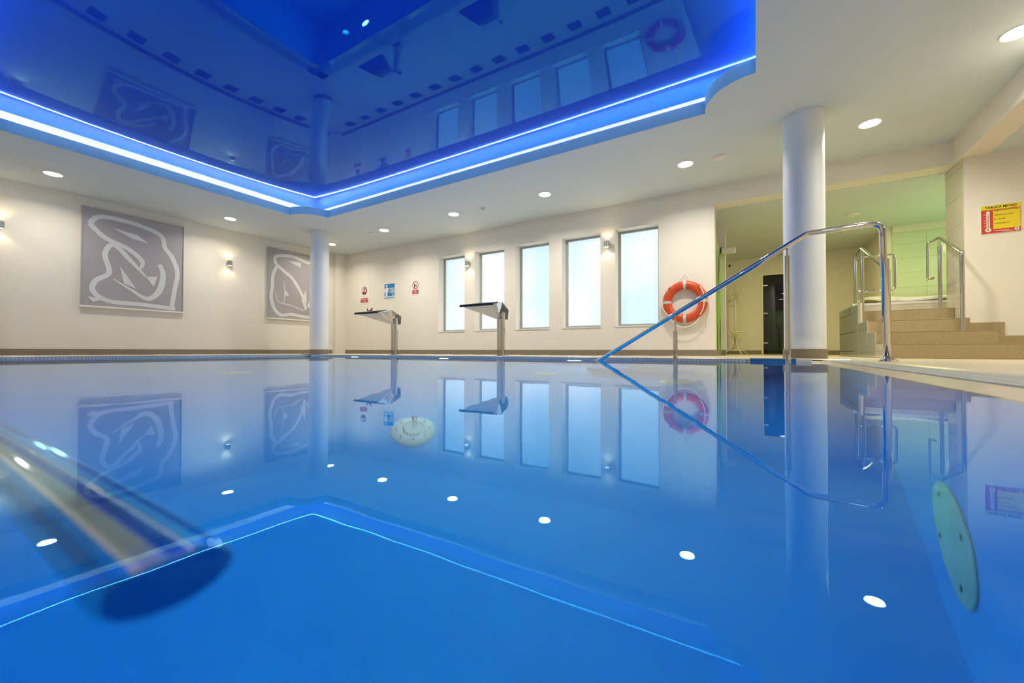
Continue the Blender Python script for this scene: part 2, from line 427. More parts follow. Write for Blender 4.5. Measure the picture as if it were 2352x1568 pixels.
bm = bmesh.new(); ring(bm, PX0, PX1, PY0, PY1, 0, G0, -0.002, 0.012); ring(bm, PX0, PX1, PY0, PY1, G0, G0+0.001, 0.012, -0.06)
ring(bm, PX0, PX1, PY0, PY1, 0, 0.0005, -0.002, -0.12)
bmesh.ops.recalc_face_normals(bm, faces=bm.faces[:])
struct(obj('floor_pool_rim', bm, M['rim']))
bm = bmesh.new(); ring(bm, PX0, PX1, PY0, PY1, G0, G1, -0.06, -0.06); ring(bm, PX0, PX1, PY0, PY1, G1, G1+0.001, -0.06, 0.017)
struct(obj('floor_gutter', bm, M['dark']))
# pool basin
bm = bmesh.new(); box(bm, PX0, PX1, PY0, PY1, ZP, -0.0021)
for f in [f for f in bm.faces if f.calc_center_median().z > -0.01]: bm.faces.remove(f)
for f in bm.faces: f.normal_flip()
pool = struct(obj('wall_pool', bm, M['liner']))
# water
WX0, WX1, WY0, WY1 = PX0-0.012, PX1+0.012, PY0-0.012, PY1+0.012
bm = bmesh.new(); bm.faces.new([bm.verts.new(p) for p in ((WX0, WY0, 0), (WX1, WY0, 0), (WX1, WY1, 0), (WX0, WY1, 0))])
wo = obj('water', bm, M['water']); struct(wo)
# submerged entry steps under the handrail
for k in range(4):
    struct(obj('floor_pool_step', bx(-0.15-0.42*k-0.0, PX1-0.002, 3.75, PY1-0.002, ZP+0.001, -0.30-0.31*k) if k == 0 else bx(-0.15-0.42*k, -0.15-0.42*(k-1)-0.001, 3.75, PY1-0.002, ZP+0.001, -0.30-0.31*k), M['liner']))

# gutter grates: real slats, joined per run
def grate(name, label, along, a0, a1, b0, b1, pitch, wid):
    t = thing(name, label, 'grate', ((a0+a1)/2, (b0+b1)/2, 0) if along == 'x' else ((b0+b1)/2, (a0+a1)/2, 0), group='overflow grates around the pool')
    lx, ly = t.location.x, t.location.y
    bm = bmesh.new(); n = int((a1-a0)/pitch)
    for i in range(n):
        p = a0+(i+0.5)*pitch
        if along == 'x': box(bm, p-wid/2-lx, p+wid/2-lx, b0+0.012-ly, b1-0.012-ly, -0.005, 0.0165)
        else: box(bm, b0+0.012-lx, b1-0.012-lx, p-wid/2-ly, p+wid/2-ly, -0.005, 0.0165)
    s_ = obj('slat', bm, M['grate'], t); s_['kind'] = 'stuff'
    for q0, q1 in ((b0+0.003, b0+0.016), (b1-0.016, b1-0.003), ((b0+b1)/2-0.006, (b0+b1)/2+0.006)):
        if along == 'x': obj('edge_bar', bx(a0-lx, a1-lx, q0-ly, q1-ly, -0.005, 0.0168), M['grate'], t)
        else: obj('edge_bar', bx(q0-lx, q1-lx, a0-ly, a1-ly, -0.005, 0.0168), M['grate'], t)
    return t
grate('gutter_grate', 'pale slatted overflow grate beside the steps and handrail post', 'y', PY0-G1, PY1+G1, PX1+G0, PX1+G1, 0.020, 0.012)
grate('gutter_grate', 'pale slatted overflow grate below the five windows', 'x', PX0-G0+0.001, -0.045, PY1+G0, PY1+G1, 0.033, 0.018)
grate('gutter_grate', 'pale slatted overflow grate along the wall of framed prints', 'y', PY0-G1, PY1-0.06, PX0-G1, PX0-G0, 0.033, 0.018)
M['slot'] = mat('pale_edge_profile', (0.66, 0.64, 0.56), 0.4, var=0.02)
def slot_band(label, along, a0, a1, c, sgn):
    t = thing('slotted_edge', label, 'pool edge', ((a0+a1)/2, c, 0) if along == 'x' else (c, (a0+a1)/2, 0), group='slotted pool edges')
    L = (a1-a0)/2; q = lambda u0, u1, v0, v1, z0, z1: (u0, u1, min(v0*sgn, v1*sgn), max(v0*sgn, v1*sgn), z0, z1) if along == 'x' else (min(v0*sgn, v1*sgn), max(v0*sgn, v1*sgn), u0, u1, z0, z1)
    obj('lower_rail', bx(*q(-L, L, 0, 0.012, -0.002, 0.0095)), M['slot'], t)
    obj('upper_rail', bx(*q(-L, L, 0, 0.012, 0.0175, 0.0255)), M['slot'], t)
    obj('channel', bx(*q(-L, L, 0.010, 0.0118, 0.0062, 0.0198)), M['dark'], t)
    bm = bmesh.new(); n = int(2*L/0.033)
    for k in range(n):
        u = -L+(k+0.5)*0.033
        box(bm, *q(u-0.0115, u+0.0115, 0.0003, 0.0099, 0.0062, 0.0198))
    obj('rib', bm, M['slot'], t)['kind'] = 'stuff'
slot_band('pale pool edge strip with dark slots below the five windows', 'x', PX0, -0.05, PY1+0.004, 1)
slot_band('pale pool edge strip with dark slots along the print wall', 'y', PY0, PY1-0.1, PX0-0.004, -1)
# blue marker blocks in the rim below each column
for X0_, X1_, lab in ((-0.042, 0.345, 'blue marker block set in the pool edge below the large column'),
                      (-8.0+0.05, -7.32, 'blue marker block set in the pool edge below the far column')):
    t = thing('edge_marker', lab, 'marker', ((X0_+X1_)/2, PY1+0.15, 0), group='blue pool edge markers')
    ly = t.location.y; hx = (X1_-X0_)/2
    obj('block', bx(-hx, hx, PY1+0.02-ly, PY1+0.11-ly, -0.004, 0.032, bev=0.004), M['bluetile'], t)
    obj('end_piece', bx(hx+0.002, hx+0.125, PY1+0.02-ly, PY1+0.11-ly, -0.004, 0.031, bev=0.004), M['white'], t)

# ------------------------------------------------------------------ skirting boards
SK = 0.102
def skirt(name, *a): return struct(obj(name, bx(*a, bev=0.0015), M['skirt']))
skirt('baseboard_left', XL, XL+0.012, YN, 7.05, DK, DK+SK)
skirt('baseboard_back', XL+0.14, -0.555, YW-0.012, YW, DK, DK+SK)
skirt('baseboard_jamb', -0.556, -0.544, YW-0.012, 8.72, DK, DK+SK)
skirt('baseboard_pier', -0.543, -0.465, 8.708, 8.72, DK, DK+SK)
skirt('baseboard_corridor', -2.6, DX0-0.04, YB-0.012, YB, DK, DK+SK)
skirt('baseboard_niche', DX1+0.04, 2.2, YB-0.012, YB, DK, DK+SK)
skirt('baseboard_near', XL, XR, YN, YN+0.012, DK, DK+SK)
# stepped skirting beside the stairs
bm = bmesh.new()
box(bm, XS, 2.575, YS-0.014, YS, 0.193, 0.462); box(bm, 2.575, XR, YS-0.014, YS, 0.193, 0.297)
struct(obj('baseboard_stairs', bm, M['stone']))

# ------------------------------------------------------------------ windows
for i, (a, b_) in enumerate(WINS):
    yo = YW+0.195; f = 0.042
    bm = bmesh.new()
    box(bm, a, a+f, yo, yo+0.06, WZ0+0.012, WZ1); box(bm, b_-f, b_, yo, yo+0.06, WZ0+0.012, WZ1)
    box(bm, a+f, b_-f, yo, yo+0.06, WZ1-f, WZ1); box(bm, a+f, b_-f, yo, yo+0.06, WZ0+0.012, WZ0+0.012+f)
    g = 0.006
    box(bm, a+f, a+f+g, yo+0.012, yo+0.05, WZ0+f, WZ1-f); box(bm, b_-f-g, b_-f, yo+0.012, yo+0.05, WZ0+f, WZ1-f)
    wi = struct(obj('window_%d' % (i+1), bm, M['frame']))
    obj('pane', bx(a+f, b_-f, yo+0.028, yo+0.036, WZ0+f+0.01, WZ1-f), M['pane'], wi)
    obj('sill', bx(a-0.004, b_+0.004, YW-0.012, yo+0.001, WZ0-0.006, WZ0+0.012, bev=0.002), M['white'], wi)

# ------------------------------------------------------------------ columns
def column(x, y, lab):
    t = thing('column', lab, 'column', (x, y, DK), group='round columns at the pool corners')
    obj('shaft', cyl(bmesh.new(), (0, 0, 0), 0.2, ZC-DK-0.001, 64), M['column'], t, smooth=True)
    bm = bmesh.new(); lathe(bm, (0, 0, 0), [(0.2015, 0.0), (0.211, 0.0), (0.211, 0.106), (0.2015, 0.106)], 64)
    obj('base', bm, M['skirt'], t, smooth=True)
    return t
column(0.497, 5.73, 'large white round column in front of the corridor opening')
column(-8.60, 5.62, 'far white round column overlapping the smaller looking print')
column(-8.60, -0.12, 'white round column at the near end of the print wall')

# ------------------------------------------------------------------ lights of the room
def downlight(x, y, lab, z=ZC, e=23):
    t = thing('downlight', lab, 'ceiling light', (x, y, z), group='round recessed ceiling lights')
    obj('bezel', lathe(bmesh.new(), (0, 0, 0), [(0.104, -0.001), (0.112, -0.001), (0.110, -0.006), (0.100, -0.006), (0.098, -0.002)], 40), M['white'], t, smooth=True)
    obj('diffuser', cyl(bmesh.new(), (0, 0, -0.0075), 0.097, 0.004, 40), M['lampwhite'], t)
    light('downlight_beam', 'AREA', (x, y, z-0.02), e, (1.0, 0.93, 0.80), size=0.18, spread=math.radians(150))
DL = [(-9.29, 6.39, 'lit round ceiling light just beside the far column'), (-7.18, 6.26, 'lit round ceiling light above the warning signs'),
      (-5.14, 6.24, 'lit round ceiling light nearest the first narrow window'), (-3.12, 6.26, 'lit round ceiling light before the middle window'),
      (-0.85, 6.30, 'lit round ceiling light above the lifebuoy'), (1.20, 6.31, 'lit round ceiling light between large column and beam'),
      (-9.30, 4.07, 'lit round ceiling light between the two prints'), (-9.30, 1.61, 'lit round ceiling light over the near print'),
      (1.95, 5.15, 'lit ceiling light next to the beam, near the stairs'), (1.20, 1.6, 'second lit ceiling light from the stairs along the side deck'),
      (1.20, -0.9, 'lit ceiling light over the near deck by the beam'), (-3.12, -0.9, 'lit ceiling light over the middle of the near deck'), (-7.18, -0.9, 'lit ceiling light over the near deck by the print wall')]
for x, y, l in DL: downlight(x, y, l, e=16.5 if x < -9 else 27)
light('niche_green_light', 'AREA', (3.2, 9.2, 0.95), 7, (0.25, 1.0, 0.35), size=1.0, rot=(PI, 0, 0))
light('niche_warm_light', 'AREA', (3.9, 8.0, ZL-0.03), 29, (1.0, 0.86, 0.50), size=0.25)
light('corridor_light', 'AREA', (0.80, 9.6, ZL-0.03), 44, (1.0, 0.88, 0.34), size=0.3)
light('stairs_light', 'AREA', (3.6, 4.6, ZL-0.03), 36, (1.0, 0.84, 0.58), size=0.25)

# wall sconces
def sconce(x, y, z, rz, lab):
    t = thing('wall_lamp', lab, 'wall lamp', (x, y, z), rz, 'up and down wall lamps')   # local +y points away from the wall
    obj('body', lathe(bmesh.new(), (0, 0.085, -0.055), [(0.044, 0.004), (0.049, 0), (0.051, 0), (0.051, 0.11), (0.049, 0.11), (0.044, 0.106)], 32), M['brush'], t, smooth=True)
    obj('wall_plate', bx(-0.032, 0.032, 0.0, 0.035, -0.045, 0.035, bev=0.004), M['brush'], t)
    for s_ in (-1, 1):
        obj('lens', cyl(bmesh.new(), (0, 0.085, 0.0535*s_-0.001), 0.043, 0.002, 28), M['sconceglow'], t)
    d = Vector((-math.sin(rz), math.cos(rz), 0))
    for s_ in (-1, 1):
        light('sconce_beam', 'SPOT', Vector((x, y, z))+d*0.085+Vector((0, 0, 0.06*s_)), 3.6, (1.0, 0.80, 0.50), size=0.03, rot=(0 if s_ < 0 else PI, 0, 0), spot=math.radians(125), blend=0.6)
sconce(XL, 4.42, 2.07, -PI/2, 'small steel wall lamp between the two framed prints')
sconce(XL, 1.20, 2.07, -PI/2, 'small steel wall lamp past the near print, cut by the photo edge')
sconce(-5.615, YW, 2.10, PI, 'small steel wall lamp between first and second windows')
sconce(-2.355, YW, 2.10, PI, 'small steel wall lamp between fourth and fifth windows')

# ceiling speakers and detectors
def disc_thing(name, lab, cat, x, y, z, r_):
    t = thing(name, lab, cat, (x, y, z))
    obj('base', lathe(bmesh.new(), (0, 0, 0), [(r_, -0.001), (r_, -0.012), (r_*0.9, -0.020)], 32), M['white'], t, smooth=True)
    obj('grille', lathe(bmesh.new(), (0, 0, 0), [(r_*0.78, -0.0195), (r_*0.74, -0.027), (r_*0.3, -0.030)], 32), M['brush'] if name == 'speaker' else M['white'], t, smooth=True)
disc_thing('smoke_detector', 'white round detector on the ceiling near the large column', 'detector', -0.40, 6.31, ZC, 0.085)
disc_thing('speaker', 'small round ceiling speaker between two lit ceiling lights', 'speaker', -4.44, 6.28, ZC, 0.055)
disc_thing('smoke_detector', 'small white detector beside ceiling light above warning signs', 'detector', -7.63, 6.26, ZC, 0.06)
disc_thing('smoke_detector', 'flat grey disc on the green-lit niche ceiling', 'detector', 1.50, 9.14, ZL, 0.10)

# ------------------------------------------------------------------ framed prints (generic abstract ribbons)
def ribbon2d(pts, wd, closed=False):
    """outline polygon quads along a smooth 2-D path; wd width per point"""
    P = [Vector((a, b_, 0)) for a, b_ in pts]; n = len(P); sm = []; ws = []
    for i in range(n if closed else n-1):
        p0 = P[(i-1) % n] if (closed or i > 0) else P[i]; p1 = P[i]; p2 = P[(i+1) % n]; p3 = P[(i+2) % n] if (closed or i+2 < n) else p2
        w1, w2 = wd[i], wd[(i+1) % n]
        for k in range(10):
            t = k/10
            sm.append(0.5*((2*p1)+(-p0+p2)*t+(2*p0-5*p1+4*p2-p3)*t*t+(-p0+3*p1-3*p2+p3)*t**3)); ws.append(w1+(w2-w1)*t)
    if not closed: sm.append(P[-1]); ws.append(wd[-1])
    L, Rr = [], []
    m_ = len(sm)
    for i in range(m_):
        a = sm[(i-1) % m_] if (closed or i > 0) else sm[i]; b_ = sm[(i+1) % m_] if (closed or i < m_-1) else sm[i]
        t = (b_-a).normalized(); nn = Vector((-t.y, t.x, 0))
        L.append(sm[i]+nn*ws[i]/2); Rr.append(sm[i]-nn*ws[i]/2)
    return L, Rr, closed
def print_panel(y0, y1, z0, z1, lab, shapes, wedges):
    t = thing('framed_print', lab, 'picture', (XL, (y0+y1)/2, z0), group='framed abstract prints')
    W, H = y1-y0, z1-z0; oy_ = -(y1-y0)/2
    obj('backing', bx(0.0, 0.03, oy_, -oy_, 0, H, bev=0.002), M['panel'], t)
    obj('side_rail', bx(0.0, 0.042, oy_-0.012, oy_, 0, H), M['frame'], t); obj('side_rail', bx(0, 0.042, -oy_, -oy_+0.012, 0, H), M['frame'], t)
    obj('top_rail', bx(0, 0.045, oy_-0.012, -oy_+0.012, H, H+0.022, bev=0.003), M['frame'], t)
    obj('bottom_bar', bx(0, 0.055, oy_-0.03, -oy_+0.03, -0.032, -0.001, bev=0.004), M['white'], t)
    org = Vector((0, oy_, 0)); e1 = Vector((0, 1, 0)); e2 = Vector((0, 0, 1)); nr = Vector((1, 0, 0))
    for k, (pts, wd, cl) in enumerate(shapes):
        L, Rr, cl = ribbon2d([(a*W, b_*H) for a, b_ in pts], [q*W for q in wd], cl)
        bm = bmesh.new()
        z_ = 0.0315+0.0003*k
        cl_ = lambda v: (min(max(v.x, 0.004), W-0.004), min(max(v.y, 0.004), H-0.004))
        vl = [bm.verts.new(org+e1*cl_(p)[0]+e2*cl_(p)[1]+nr*z_) for p in L]; vr = [bm.verts.new(org+e1*cl_(p)[0]+e2*cl_(p)[1]+nr*z_) for p in Rr]
        m_ = len(vl)
        for i in range(m_ if cl else m_-1): bm.faces.new((vl[i], vl[(i+1) % m_], vr[(i+1) % m_], vr[i]))
        obj('ribbon', bm, M['print'], t)
    for pts in wedges:
        obj('wedge', flat_shape([(a*W, b_*H) for a, b_ in pts], org, e1, e2, nr, 0.0325), M['print'], t)
    for a in (0.015, 0.985):
        for b_ in (0.012, 0.988):
            obj('screw', cyl(bmesh.new(), (0.0295, oy_+a*W, b_*H), 0.006, 0.004, 12, 'x'), M['brush'], t)
    return t
w_ = 0.052
sA = [([(0.06, 0.84), (0.16, 0.93), (0.45, 0.93), (0.74, 0.86), (0.80, 0.72), (0.88, 0.62), (0.94, 0.45), (0.91, 0.25), (0.88, 0.05)], [w_]*9, False),
      ([(0.06, 0.84), (0.20, 0.72), (0.42, 0.64), (0.56, 0.52), (0.52, 0.42)], [w_, w_, w_, w_, w_*0.3], False),
      ([(0.60, 0.36), (0.44, 0.52), (0.28, 0.66), (0.20, 0.55), (0.24, 0.36), (0.12, 0.26), (0.10, 0.15), (0.24, 0.06), (0.55, 0.05), (0.92, 0.03)], [w_*.3]+[w_]*9, False),
      ([(0.28, 0.30), (0.45, 0.20), (0.62, 0.12), (0.74, 0.22), (0.78, 0.40), (0.74, 0.52)], [0.01, 0.03, w_, 0.07, 0.06, 0.05], False)]
wA = [[(0.34, 0.44), (0.50, 0.22), (0.38, 0.26)], [(0.26, 0.84), (0.50, 0.81), (0.62, 0.74), (0.46, 0.76)], [(0.60, 0.36), (0.72, 0.38), (0.68, 0.26)], [(0.05, 0.09), (0.22, 0.08), (0.10, 0.04)]]
print_panel(2.115, 3.575, 0.905, 2.655, 'large grey print of sweeping pale ribbons, near one of two', sA, wA)
sB = [([(0.62, 0.90), (0.40, 0.94), (0.14, 0.90), (0.12, 0.80), (0.26, 0.70), (0.42, 0.60), (0.60, 0.36), (0.66, 0.16)], [w_]*8, False),
      ([(0.16, 0.78), (0.08, 0.62), (0.07, 0.45), (0.05, 0.30), (0.10, 0.14), (0.22, 0.05), (0.40, 0.07), (0.58, 0.05), (0.76, 0.05), (0.95, 0.12)], [w_]*10, False),
      ([(0.26, 0.56), (0.28, 0.40), (0.27, 0.24)], [0.006, 0.02, 0.012], False),
      ([(0.12, 0.38), (0.18, 0.24), (0.40, 0.20), (0.62, 0.14)], [0.012, 0.014, 0.016, 0.02], False),
      ([(0.62, 0.90), (0.82, 0.86), (0.92, 0.70), (0.90, 0.50), (0.80, 0.36), (0.70, 0.20)], [w_]*6, False)]
wB = [[(0.34, 0.86), (0.56, 0.87), (0.56, 0.79)], [(0.30, 0.42), (0.36, 0.34), (0.28, 0.34)], [(0.58, 0.30), (0.66, 0.46), (0.68, 0.28), (0.62, 0.20)]]
print_panel(5.285, 6.745, 0.915, 2.625, 'grey print with pale ribbons, partly hidden by the far column', sB, wB)

# ------------------------------------------------------------------ safety signs on the window wall
def sign_at(x0, x1, z0, z1, lab, base='signwhite'):
    t = thing('safety_sign', lab, 'sign', ((x0+x1)/2, YW, (z0+z1)/2), group='safety signs on the window wall')
    W, H = x1-x0, z1-z0
    obj('plate', bx(-W/2, W/2, -0.006, 0, -H/2, H/2), M[base], t)
    return t, Vector((0, -0.006, 0)), Vector((1, 0, 0)), Vector((0, 0, 1)), Vector((0, -1, 0))
def shape(t, pts, fr_, m, off, name='print'):
    _, o_, a, b_, n_ = fr_
    return obj(name, flat_shape(pts, o_, a, b_, n_, off), m, t)
def rect(x0, x1, y0, y1): return [(x0, y0), (x1, y0), (x1, y1), (x0, y1)]
def disc(cx, cy_, r_, n=28, ry=None): return [(cx+r_*math.cos(2*PI*i/n), cy_+(ry or r_)*math.sin(2*PI*i/n)) for i in range(n)]
def annulus(t, fr_, cx, cy_, ro, ri, m, off):
    _, o_, a, b_, n_ = fr_; bm = bmesh.new(); N = 36; A = []; B = []
    for i in range(N):
        q = 2*PI*i/N
        A.append(bm.verts.new(o_+a*(cx+ro*math.cos(q))+b_*(cy_+ro*math.sin(q))+n_*off)); B.append(bm.verts.new(o_+a*(cx+ri*math.cos(q))+b_*(cy_+ri*math.sin(q))+n_*off))
    for i in range(N): bm.faces.new((A[i], A[(i+1) % N], B[(i+1) % N], B[i]))
    obj('ring', bm, m, t)
def bar(cx, cy_, ang, L, w2):
    c, s_ = math.cos(ang), math.sin(ang)
    return [(cx+c*u-s_*v, cy_+s_*u+c*v) for u, v in ((-L/2, -w2/2), (L/2, -w2/2), (L/2, w2/2), (-L/2, w2/2))]
# no diving
fr1 = sign_at(-9.46, -9.03, 1.395, 1.93, 'no-diving sign, red circle above separate red label'); t = fr1[0]
annulus(t, fr1, 0.0, 0.10, 0.115, 0.095, M['red'], 0.001)
shape(t, [(0.093*math.cos(a_), 0.10+0.093*math.sin(a_)) for a_ in [math.radians(d) for d in range(205, 336, 10)]], fr1, M['red'], 0.0012, 'pictogram')
shape(t, [(-0.07, 0.055), (0.075, 0.065), (0.06, 0.035), (-0.02, 0.03)], fr1, M['black'], 0.0016, 'pictogram')
shape(t, bar(-0.005, 0.11, 0.9, 0.16, 0.014), fr1, M['black'], 0.0016, 'pictogram')
shape(t, bar(0.0, 0.155, 0.35, 0.09, 0.016), fr1, M['black'], 0.0018, 'pictogram')
shape(t, disc(0.082, 0.10, 0.016), fr1, M['black'], 0.0016, 'pictogram')
shape(t, bar(0.02, 0.11, PI*0.27, 0.20, 0.013), fr1, M['red'], 0.002, 'slash')
shape(t, rect(-0.15, 0.15, -0.225, -0.105), fr1, M['red'], 0.001, 'label_panel')
text_mesh('lettering', 'ZAKAZ SKAKANIA', 0.046, M['signwhite'], t, Vector((0, -0.006, -0.142)), fr1[2], fr1[3], fr1[4], 0.002, sx=0.72, bold=0.001)
text_mesh('lettering', 'DO WODY', 0.042, M['signwhite'], t, Vector((0, -0.006, -0.193)), fr1[2], fr1[3], fr1[4], 0.002, sx=0.75, bold=0.001)
# depth 130 cm
fr2 = sign_at(-8.455, -8.035, 1.475, 1.885, 'blue depth sign with standing figure and 130 cm'); t = fr2[0]
shape(t, rect(-0.19, 0.19, -0.135, 0.19), fr2, M['signblue'], 0.001, 'panel')
shape(t, rect(-0.19, 0.19, -0.185, -0.165), fr2, M['signblue'], 0.001, 'panel')
shape(t, disc(-0.11, 0.135, 0.032, ry=0.036), fr2, M['signwhite'], 0.002, 'pictogram')
shape(t, [(-0.165, 0.085), (-0.055, 0.085), (-0.04, 0.06), (-0.04, -0.03), (-0.062, -0.03), (-0.07, 0.03), (-0.075, -0.135), (-0.105, -0.135), (-0.11, -0.03), (-0.115, -0.135), (-0.145, -0.135), (-0.15, 0.03), (-0.16, -0.03), (-0.182, -0.03), (-0.182, 0.06)], fr2, M['signwhite'], 0.002, 'pictogram')
wav = [(-0.04+0.23*i/24, 0.078+0.006*math.sin(i*1.6)) for i in range(25)]
shape(t, wav+[(x, y-0.012) for x, y in reversed(wav)], fr2, M['signwhite'], 0.002, 'pictogram')
text_mesh('lettering', '130', 0.155, M['signwhite'], t, Vector((0.085, -0.006, -0.005)), fr2[2], fr2[3], fr2[4], 0.002, sx=0.78, bold=0.004)
text_mesh('lettering', 'cm', 0.06, M['signwhite'], t, Vector((0.13, -0.006, -0.095)), fr2[2], fr2[3], fr2[4], 0.002, sx=0.9, bold=0.002)
# no glass
fr3 = sign_at(-7.455, -7.165, 1.52, 1.865, 'no-bottles sign, red crossed circle with attached red label'); t = fr3[0]
annulus(t, fr3, 0, 0.065, 0.105, 0.085, M['red'], 0.001)
shape(t, [(-0.045, 0.0), (-0.012, 0.0), (-0.012, 0.07), (-0.022, 0.10), (-0.022, 0.125), (-0.036, 0.125), (-0.036, 0.10), (-0.045, 0.07)], fr3, M['black'], 0.0014, 'pictogram')
shape(t, [(0.015, 0.02), (0.045, 0.02), (0.034, 0.03), (0.034, 0.055), (0.05, 0.085), (0.01, 0.085), (0.028, 0.055), (0.028, 0.03)], fr3, M['black'], 0.0014, 'pictogram')
shape(t, bar(0, 0.065, -PI/4, 0.19, 0.016), fr3, M['red'], 0.002, 'slash')
shape(t, rect(-0.105, 0.105, -0.155, -0.055), fr3, M['red'], 0.001, 'label_panel')
for s_, z_, sz in (('ZAKAZ', -0.073, 0.03), ('WNOSZENIA', -0.104, 0.03), ('SZKŁA', -0.135, 0.03)):
    text_mesh('lettering', s_, sz, M['signwhite'], t, Vector((0, -0.006, z_)), fr3[2], fr3[3], fr3[4], 0.002, sx=0.85, bold=0.0006)

# weather board on the wall by the steps
t = thing('weather_board', 'red and yellow weather board with thermometer on the wall by the steps', 'sign', (2.557, YS, 1.716))
fw = (t, Vector((0, -0.006, 0)), Vector((1, 0, 0)), Vector((0, 0, 1)), Vector((0, -1, 0)))
HW, HH = 0.162, 0.170
obj('plate', bx(-HW-0.005, HW+0.005, -0.006, 0, -HH-0.006, HH+0.006), M['signwhite'], t)
shape(t, rect(-HW, HW, -HH, HH), fw, M['meteored'], 0.0006, 'panel')
shape(t, rect(-HW, HW, HH-0.052, HH), fw, M['yellow'], 0.0014, 'header_panel')
shape(t, rect(-0.062, HW-0.004, -HH+0.048, HH-0.062), fw, M['yellow'], 0.0014, 'writing_panel')
text_mesh('lettering', 'TABLICA METEO', 0.036, M['black'], t, Vector((0, -0.006, HH-0.026)), fw[2], fw[3], fw[4], 0.0022, sx=0.98, bold=0.0008)
for k, s_ in enumerate(('TEMPERATURA POWIETRZA', 'TEMPERATURA WODY', 'SIŁA WIATRU', 'WYSOKOŚĆ FALI')):
    z_ = HH-0.072-0.052*k
    text_mesh('lettering', s_, 0.0165, M['black'], t, Vector((-0.056, -0.006, z_)), fw[2], fw[3], fw[4], 0.0022, sx=0.95, align='LEFT', bold=0.0002)
    if k: shape(t, rect(-0.062, HW-0.004, z_+0.018, z_+0.0192), fw, M['meteored'], 0.0018, 'rule')
tx = -0.105
shape(t, rect(tx-0.014, tx+0.014, -0.115, 0.09), fw, M['signwhite'], 0.0016, 'thermometer')
shape(t, disc(tx, 0.09, 0.014), fw, M['signwhite'], 0.0017, 'thermometer')
shape(t, disc(tx, -0.128, 0.026, ry=0.024), fw, M['signwhite'], 0.0018, 'thermometer')
shape(t, rect(tx-0.0025, tx+0.0025, -0.125, 0.055), fw, M['meteored'], 0.0022, 'thermometer')
shape(t, disc(tx, -0.128, 0.008), fw, M['meteored'], 0.0023, 'thermometer')
for k in range(5):
    z_ = 0.06-0.034*k
    shape(t, rect(tx-0.014, tx+0.014, z_-0.001, z_+0.001), fw, M['black'], 0.0024, 'tick'); shape(t, rect(tx-0.036, tx-0.017, z_-0.001, z_+0.004), fw, M['signwhite'], 0.0016, 'tick')
shape(t, disc(0.128, -HH+0.027, 0.020), fw, M['signwhite'], 0.0016, 'emblem')
shape(t, rect(0.116, 0.140, -HH+0.0245, -HH+0.0295), fw, M['signblue'], 0.0022, 'emblem'); shape(t, rect(0.1255, 0.1305, -HH+0.015, -HH+0.039), fw, M['signblue'], 0.0024, 'emblem')
shape(t, rect(-0.055, 0.065, -HH+0.024, -HH+0.029), fw, M['signwhite'], 0.0016, 'fine_print'); shape(t, rect(0.0, 0.10, -HH+0.013, -HH+0.018), fw, M['signwhite'], 0.0016, 'fine_print')

# ------------------------------------------------------------------ lifebuoy
t = thing('lifebuoy', 'orange lifebuoy with white rope hanging on the wall below its hook', 'lifebuoy', (-1.007, YW, 0.94))
bm = bmesh.new(); NM, Nn = 72, 24; Rm, rm = 0.283, 0.072; rg = []
for i in range(NM):
    q = 2*PI*i/NM; c_ = Vector((math.cos(q), 0, math.sin(q)))
    rg.append([bm.verts.new(c_*(Rm+rm*math.cos(2*PI*k/Nn))+Vector((0, -0.062+0.056*math.sin(2*PI*k/Nn), 0))) for k in range(Nn)])
for i in range(NM):
    for k in range(Nn): bm.faces.new((rg[i][k], rg[(i+1) % NM][k], rg[(i+1) % NM][(k+1) % Nn], rg[i][(k+1) % Nn]))
bmesh.ops.recalc_face_normals(bm, faces=bm.faces[:])
obj('ring', bm, M['orange'], t, smooth='all')
for a0 in (90, 180, 270, 0):
    bm = bmesh.new(); rg = []
    for i in range(6):
        q = math.radians(a0-4.6+9.2*i/5); c_ = Vector((math.cos(q), 0, math.sin(q)))
        rg.append([bm.verts.new(c_*(Rm+(rm+0.0015)*math.cos(2*PI*k/Nn))+Vector((0, -0.062+0.0575*math.sin(2*PI*k/Nn), 0))) for k in range(Nn)])
    for i in range(5):
        for k in range(Nn): bm.faces.new((rg[i][k], rg[i][(k+1) % Nn], rg[i+1][(k+1) % Nn], rg[i+1][k]))
    obj('reflective_band', bm, M['tape'], t, smooth='all')
for a0 in (45, 135, 225, 315):
    q = math.radians(a0); c_ = Vector((math.cos(q), 0, math.sin(q)))
    obj('rope_lug', lathe(bmesh.new(), tuple(c_*(Rm+0.052)+Vector((0, -0.115, 0))), [(0.022, 0), (0.018, -0.008), (0.008, -0.010)], 16, 'y'), M['orange'], t, smooth=True)
def arcpts(a0, a1, rr, sag, yy, n=20):
    return [Vector((math.cos(math.radians(a0+(a1-a0)*i/n))*(rr+sag*math.sin(PI*i/n)), yy, math.sin(math.radians(a0+(a1-a0)*i/n))*(rr+sag*math.sin(PI*i/n)))) for i in range(n+1)]
obj('rope', tube(bmesh.new(), arcpts(45, -45, 0.335, -0.03, -0.135), 0.008, 10), M['rope'], t, smooth='all')
obj('rope', tube(bmesh.new(), arcpts(-45, -135, 0.335, 0.10, -0.105), 0.008, 10), M['rope'], t, smooth='all')
obj('rope', tube(bmesh.new(), arcpts(225, 135, 0.335, 0.03, -0.105), 0.008, 10), M['rope'], t, smooth='all')
hk = (0.015, -0.022, 0.475)
obj('cord', tube(bmesh.new(), [hk, (-0.10, -0.05, 0.35), (-0.23, -0.05, 0.24)], 0.0028, 6), M['brush'], t)
obj('cord', tube(bmesh.new(), [hk, (0.115, -0.05, 0.34), (0.22, -0.05, 0.25)], 0.0028, 6), M['brush'], t)
